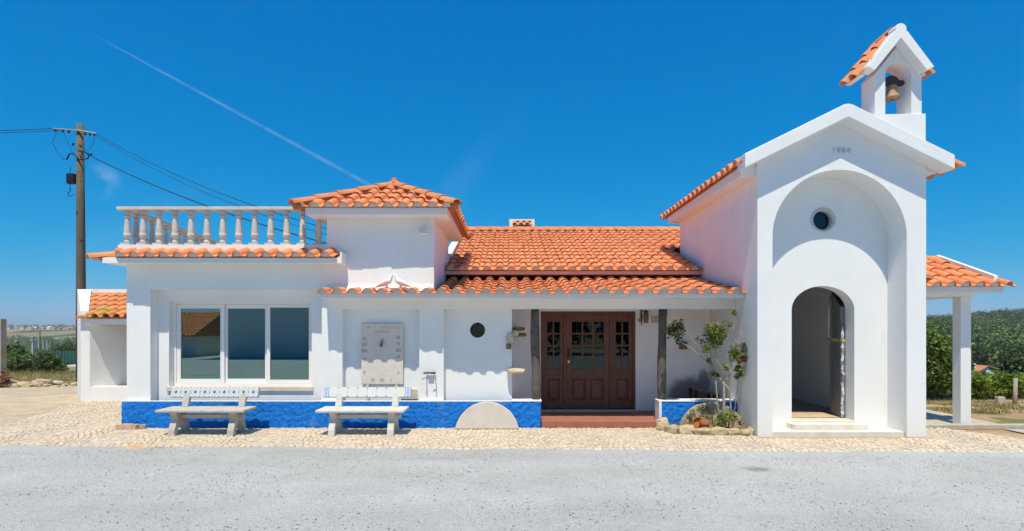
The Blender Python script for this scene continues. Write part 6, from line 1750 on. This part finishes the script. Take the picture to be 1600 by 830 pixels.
# dry grass tufts on the slope and the bare soil
def tufts(name, pts, m, label, seed):
    gg = random.Random(seed); V_, F_ = [], []
    for (x, y, h_) in pts:
        z = height(x, y)
        for k in range(7):
            a = gg.uniform(0, 6.28); l_ = h_*gg.uniform(0.5, 1.2); dx, dy = math.cos(a), math.sin(a); o = len(V_)
            bx, by = x + gg.gauss(0, h_*0.4), y + gg.gauss(0, h_*0.4)
            V_ += [(bx-dy*0.006, by+dx*0.006, z-0.01), (bx+dy*0.006, by-dx*0.006, z-0.01), (bx+dx*l_*0.5, by+dy*l_*0.5, z+l_)]; F_.append((o, o+1, o+2))
    me = bpy.data.meshes.new(name); me.from_pydata(V_, [], F_); me.materials.append(M[m])
    return tag(link(name, me), label, 'grass', None, 'stuff')
M['grass'] = mat('dry_grass', (0.20, 0.20, 0.06), (0.36, 0.29, 0.12), 0.8, 0.8, rnd='island', amt=0.3, translucent=0.2)
tg = random.Random(55); tp = []
for _ in range(1500):
    y = tg.uniform(16.9, 40); x = WX(tg.uniform(-40, 140), y)
    tp.append((x, y, tg.uniform(0.1, 0.3)))
for _ in range(1300):
    y = tg.uniform(11.5, 18); x = WX(tg.uniform(1440, 1640), y)
    if mnoise.noise(Vector((x*0.8, y*0.8, 0))) > 0.0: tp.append((x, y, tg.uniform(0.04, 0.13)))
tufts('grass_tufts', tp, 'grass', 'sparse dry grass tufts on the slopes', 8)

# ------------------------------------------------------------------ left foreground: post, rubble
op = thing('gate_post', (WX(3, 16.4), 16.4, 0), 'old concrete post with orange lichen at the left edge', 'post')
b = MB(); b.box(WX(-5, 16.4), WX(6, 16.4), 16.3, 16.5, -0.1, CAM_H+(HY-498)*16.4/FPX); b.build('shaft', 'old_post', op, bevel=0.015)
V_, F_ = leaf_cloud([(Vector((WX(3, 16.1), 16.15, 0.32)), 1, 1), (Vector((WX(2, 16.1), 16.15, 0.15)), 1, 1)], 120, 0.22, 0.05, lr)
rp = thing('withered_shrub', (WX(3, 16.1), 16.15, 0), 'withered reddish shrub at the foot of the old post', 'shrub')
me = bpy.data.meshes.new('foliage'); me.from_pydata([tuple(p) for p in V_], [], F_); me.materials.append(mat('withered_leaf', (0.22, 0.07, 0.04), (0.32, 0.15, 0.07), 9, 0.8, rnd='island', amt=0.4)); tag(link('foliage', me, rp), kind='stuff')
b = MB()
for k in range(5): b.tube([(WX(3,16.1), 16.15, 0), (WX(3,16.1)+0.1*math.cos(k*1.3), 16.15+0.1*math.sin(k*1.3), 0.4)], [0.01, 0.004], 5)
b.build('twigs', 'stem', rp)
rub = random.Random(12)
rl = 0
RUBL = 'rough fieldstone in the rubble line at the edge of the forecourt'
for i in range(26):
    x = WX(rub.uniform(-10, 116), 16.6); s = rub.uniform(0.05, 0.15) * (1.3 if x < -14.2 else 0.8)
    o = link('rubble_stone', rock_mesh('rubble_stone', s*rub.uniform(1, 1.7), s, s*0.6, 100+i, 'stone', 2, 0.2), None, Matrix.Translation((x, 16.6+rub.uniform(-.35,.4), s*0.3)) @ Matrix.Rotation(rub.uniform(0,3), 4, 'Z'))
    tag(o, RUBL, 'stone', 'rubble along the forecourt edge')
o = link('pale_slab', rock_mesh('pale_slab', 0.30, 0.14, 0.06, 140, 'limestone', 2, 0.15), None, Matrix.Translation((WX(82, 17.2), 17.2, 0.04)))
tag(o, 'pale flat slab lying in the rubble in front of the bushes', 'stone')

# concrete poles and pylons
cl_lab = ['nearest tall concrete pole on the left slope', 'concrete pole left of the nearest one, with short crossarms', 'thin dark-footed pole beside the concrete court', 'far pale pylon pole in the valley', 'far dark pylon pole carrying crossarms', 'far thin pole right of the pylons', 'farthest thin pole right of the pylons']
for i, (px_, ytop, ybase, yy, wpx) in enumerate(((51.3, 526, 582, 91, 3.0), (26.5, 531, 562, 150, 2.0), (81.5, 533, 573, 115, 1.4), (60.5, 527, 548, 300, 1.3), (62.5, 517, 549, 310, 1.3), (67.5, 531, 547, 330, 1.2), (73.5, 531, 546, 340, 1.1))):
    x = WX(px_, yy); z0, z1 = CAM_H+(HY-ybase)*yy/FPX, CAM_H+(HY-ytop)*yy/FPX; w_ = wpx*yy/FPX/2
    t = thing('power_pole', (x, yy, z0), cl_lab[i], 'utility pole', 'power poles in the valley')
    b = MB(); zb = min(z0, height(x, yy)) - 0.3
    b.hexa([(x-w_, yy-w_, zb), (x+w_, yy-w_, zb), (x+w_, yy+w_, zb), (x-w_, yy+w_, zb)], [(x-w_*.7, yy-w_*.7, z1), (x+w_*.7, yy-w_*.7, z1), (x+w_*.7, yy+w_*.7, z1), (x-w_*.7, yy+w_*.7, z1)])
    b.build('shaft', 'con_pole' if i not in (2, 4) else 'pole', t)
    if i in (1, 4, 0):
        b = MB(); aw = (3.0 if i == 1 else 5.0 if i == 4 else 2.5)*yy/FPX
        for dz in ((0.02, 0.10) if i != 4 else (0.12, 0.25)): 
            zc = z1 - (z1-z0)*dz; b.box(x-aw, x+aw*(0.3 if i else 1), yy-w_*1.6, yy-w_*1.1, zc-w_*0.4, zc+w_*0.4)
        b.build('crossarm', 'con_pole' if i != 4 else 'pole', t)
# court, net fence
yy = 100; b = MB(); x0, x1 = WX(80, yy), WX(135, yy)
zc = CAM_H + (HY-573)*yy/FPX
b.hexa([(x0, yy, zc-1.5), (x1, yy, zc-1.5), (x1, yy+16, zc-1.5), (x0, yy+16, zc-1.5)], [(x0, yy, zc), (x1, yy, zc), (x1, yy+16, zc+0.25), (x0, yy+16, zc+0.25)])
tag(b.build('concrete_court', 'kerb'), kind='structure')
nf = thing('net_fence', (WX(100, 118), 118, -6), 'green windbreak net fence behind the concrete court', 'fence')
yy = 117; zb = CAM_H + (HY-563)*yy/FPX; b = MB()
b.box(WX(83, yy), WX(128, yy), yy, yy+0.04, zb-0.6, zb+1.9); b.build('net', 'net', nf)
for k in range(9):
    x = WX(84+k*5.2, yy); b = MB(); b.tube([(x, yy-0.06, zb-0.8), (x, yy-0.06, zb+2.05)], 0.05, 6); b.build('post', 'zinc', nf)
# far town
tr_ = random.Random(33)
xx = 8
tw = 0
while xx < 120:
    wpx = tr_.uniform(4, 9); yy = 1085 + tr_.uniform(-20, 40)
    x0, x1 = WX(xx, yy), WX(xx+wpx, yy); zg = height((x0+x1)/2, yy); hh = tr_.uniform(3.0, 6.0)
    zg = max(zg, CAM_H + (HY-519.0)*yy/FPX) - 0.5
    pos = ('far left' if xx < 30 else 'left middle' if xx < 60 else 'right middle' if xx < 90 else 'right end')
    t = thing('town_house', ((x0+x1)/2, yy, zg), 'tiny far white house with tiled roof in the town on the horizon', 'house', 'houses of the far town')
    b = MB(); b.box(x0, x1, yy, yy+9, zg-3, zg+hh); b.build('wall', 'far_white', t)
    b = MB(); e = 0.5
    b.prism_yz([(yy-e, zg+hh+0.01), (yy+9+e, zg+hh+0.01), (yy+4.5, zg+hh+2.0)], x0-e, x1+e); b.build('roof', 'far_roof' if tr_.random() < 0.7 else 'far_white', t)
    b = MB(); b.box((x0+x1)/2-0.7, (x0+x1)/2+0.7, yy-0.06, yy-0.01, zg+0.8, zg+2.4); b.build('window', 'dark', t)
    xx += wpx + tr_.uniform(0.2, 5.0)
# far white house on the right hillside
yy = 108; hx0_, hx1_ = WX(1526, yy), WX(1562, yy); zt = CAM_H + (HY-571)*yy/FPX
fh = thing('far_house', ((hx0_+hx1_)/2, yy, zt-3), 'far white house with orange roof among the pines on the right', 'house')
b = MB(); b.box(hx0_, hx1_-1.2, yy, yy+6, zt-4.5, zt-1.35); b.prism_xz([(hx0_, zt-1.349), (hx1_-1.2, zt-1.349), ((hx0_+hx1_-1.2)/2+0.4, zt-0.25)], yy, yy+6); b.build('wall', 'far_white', fh)
b = MB(); mx_ = (hx0_+hx1_-1.2)/2+0.4
b.add([(hx0_-0.4, yy-0.3, zt-1.45), (mx_, yy-0.3, zt-0.05), (mx_, yy+6.3, zt-0.05), (hx0_-0.4, yy+6.3, zt-1.45), (hx0_-0.4, yy-0.3, zt-1.6), (mx_, yy-0.3, zt-0.2), (mx_, yy+6.3, zt-0.2), (hx0_-0.4, yy+6.3, zt-1.6)], [(0,1,2,3),(7,6,5,4),(0,4,5,1),(1,5,6,2),(2,6,7,3),(3,7,4,0)])
b.add([(mx_, yy-0.3, zt-0.05), (hx1_+1.0, yy-0.3, zt-1.0), (hx1_+1.0, yy+6.3, zt-1.0), (mx_, yy+6.3, zt-0.05), (mx_, yy-0.3, zt-0.2), (hx1_+1.0, yy-0.3, zt-1.15), (hx1_+1.0, yy+6.3, zt-1.15), (mx_, yy+6.3, zt-0.2)], [(0,1,2,3),(7,6,5,4),(0,4,5,1),(1,5,6,2),(2,6,7,3),(3,7,4,0)])
b.build('roof', 'far_roof', fh)
b = MB(); b.box(hx0_+0.1, hx0_+0.7, yy+1, yy+1.6, zt-1.3, zt+0.35); b.build('chimney', 'far_white', fh)
b = MB(); b.box(hx0_+1.2, hx0_+2.0, yy-0.05, yy-0.01, zt-2.6, zt-1.7); b.build('window', 'dark', fh)
# stake and pale block by the vines
yy = 14.6; z0 = height(WX(1586, yy), yy)
b = MB(); b.tube([(WX(1585, yy), yy, z0-0.2), (WX(1587, yy), yy, CAM_H+(HY-591)*yy/FPX)], [0.052, 0.045], 9)
tag(b.build('wooden_stake', mat('grey_stake', (0.32, 0.28, 0.21), (0.42, 0.37, 0.29), 6, 0.9, 0.4, 40), None, True), 'grey wooden stake standing in front of the vines', 'stake')
yy = 15.0; z0 = height(WX(1566, yy), yy)
b = MB(); b.box(WX(1560.5, yy), WX(1571.5, yy), yy, yy+0.14, z0-0.02, z0+0.18); o = b.build('pale_block', 'concrete', None, bevel=0.015); tag(o, 'small pale concrete block on the soil below the vines', 'block')

# ------------------------------------------------------------------ neighbour house across the yard (seen in the window reflections)
nb = thing('neighbour_house', (-24, -15, 0), 'low white house with tile roof across the yard, mirrored in the window', 'house')
b = MB(); b.box(-32, -19.2, -19, -13.5, -0.05, 1.25); b.build('wall', 'far_white', nb)
b = MB(); b.prism_yz([(-12.9, 1.255), (-19.6, 1.255), (-16.3, 2.75)], -32.4, -19.0); nroof = b.build('roof', 'far_roof', nb)
tile_field(nroof, (-19.0, -12.85, 1.26), (-1,0,0), (0,-1,0.44), 40, 9, single=lambda i, j: False)
b = MB(); b.box(-21.5, -20.3, -13.495, -13.46, 0.0, 1.2); b.build('door', 'wood_door', nb)
barn = thing('white_barn', (-12, -15, 0), 'tall white barn across the yard, mirrored in the window', 'barn')
b = MB(); b.box(-17.3, -7.5, -20, -13, -0.05, 5.2); b.build('wall', 'far_white', barn)
b = MB(); b.prism_yz([(-12.6, 5.205), (-20.4, 5.205), (-16.5, 7.0)], -17.6, -7.2); b.build('roof', 'far_roof', barn)
b = MB(); b.box(-11.5, -9.0, -12.995, -12.95, 0.0, 2.6); b.build('gate', 'gap', barn)

for (x, y, h_, lb) in ((2.5, -17, 6.5, 'unseen dark tree added across the yard to darken the entrance door glass'), (8.5, -16, 5.5, 'second unseen dark tree added across the yard to darken the entrance door glass'), (-4.5, -18, 6.0, 'unseen dark tree added across the yard nearest the neighbour house')):  # unseen trees added so the entrance door glass mirrors something dark
    tree('added_yard_tree', x, y, h_, bushy(vg, 9, 0.6), 3000, 0.2, 'leaf_pine', lb, 'unseen trees added across the yard', int(200+x), h_*0.5, 0.12)

# ------------------------------------------------------------------ air
hz_m = bpy.data.materials.new('haze_air'); hz_m.use_nodes = True
hn, hl = hz_m.node_tree.nodes, hz_m.node_tree.links
hn.remove(hn['Principled BSDF'])
pv = hn.new('ShaderNodeVolumePrincipled')
pv.inputs['Color'].default_value = (0.92, 0.955, 1.0, 1); pv.inputs['Density'].default_value = 0.00019; pv.inputs['Anisotropy'].default_value = 0.2
hl.new(pv.outputs[0], hn['Material Output'].inputs['Volume'])
b = MB(); b.box(-9000, 9000, -900, 4600, -62, 26)
hz = b.build('haze', hz_m); tag(hz, 'thin pale summer haze over the countryside', kind='stuff')
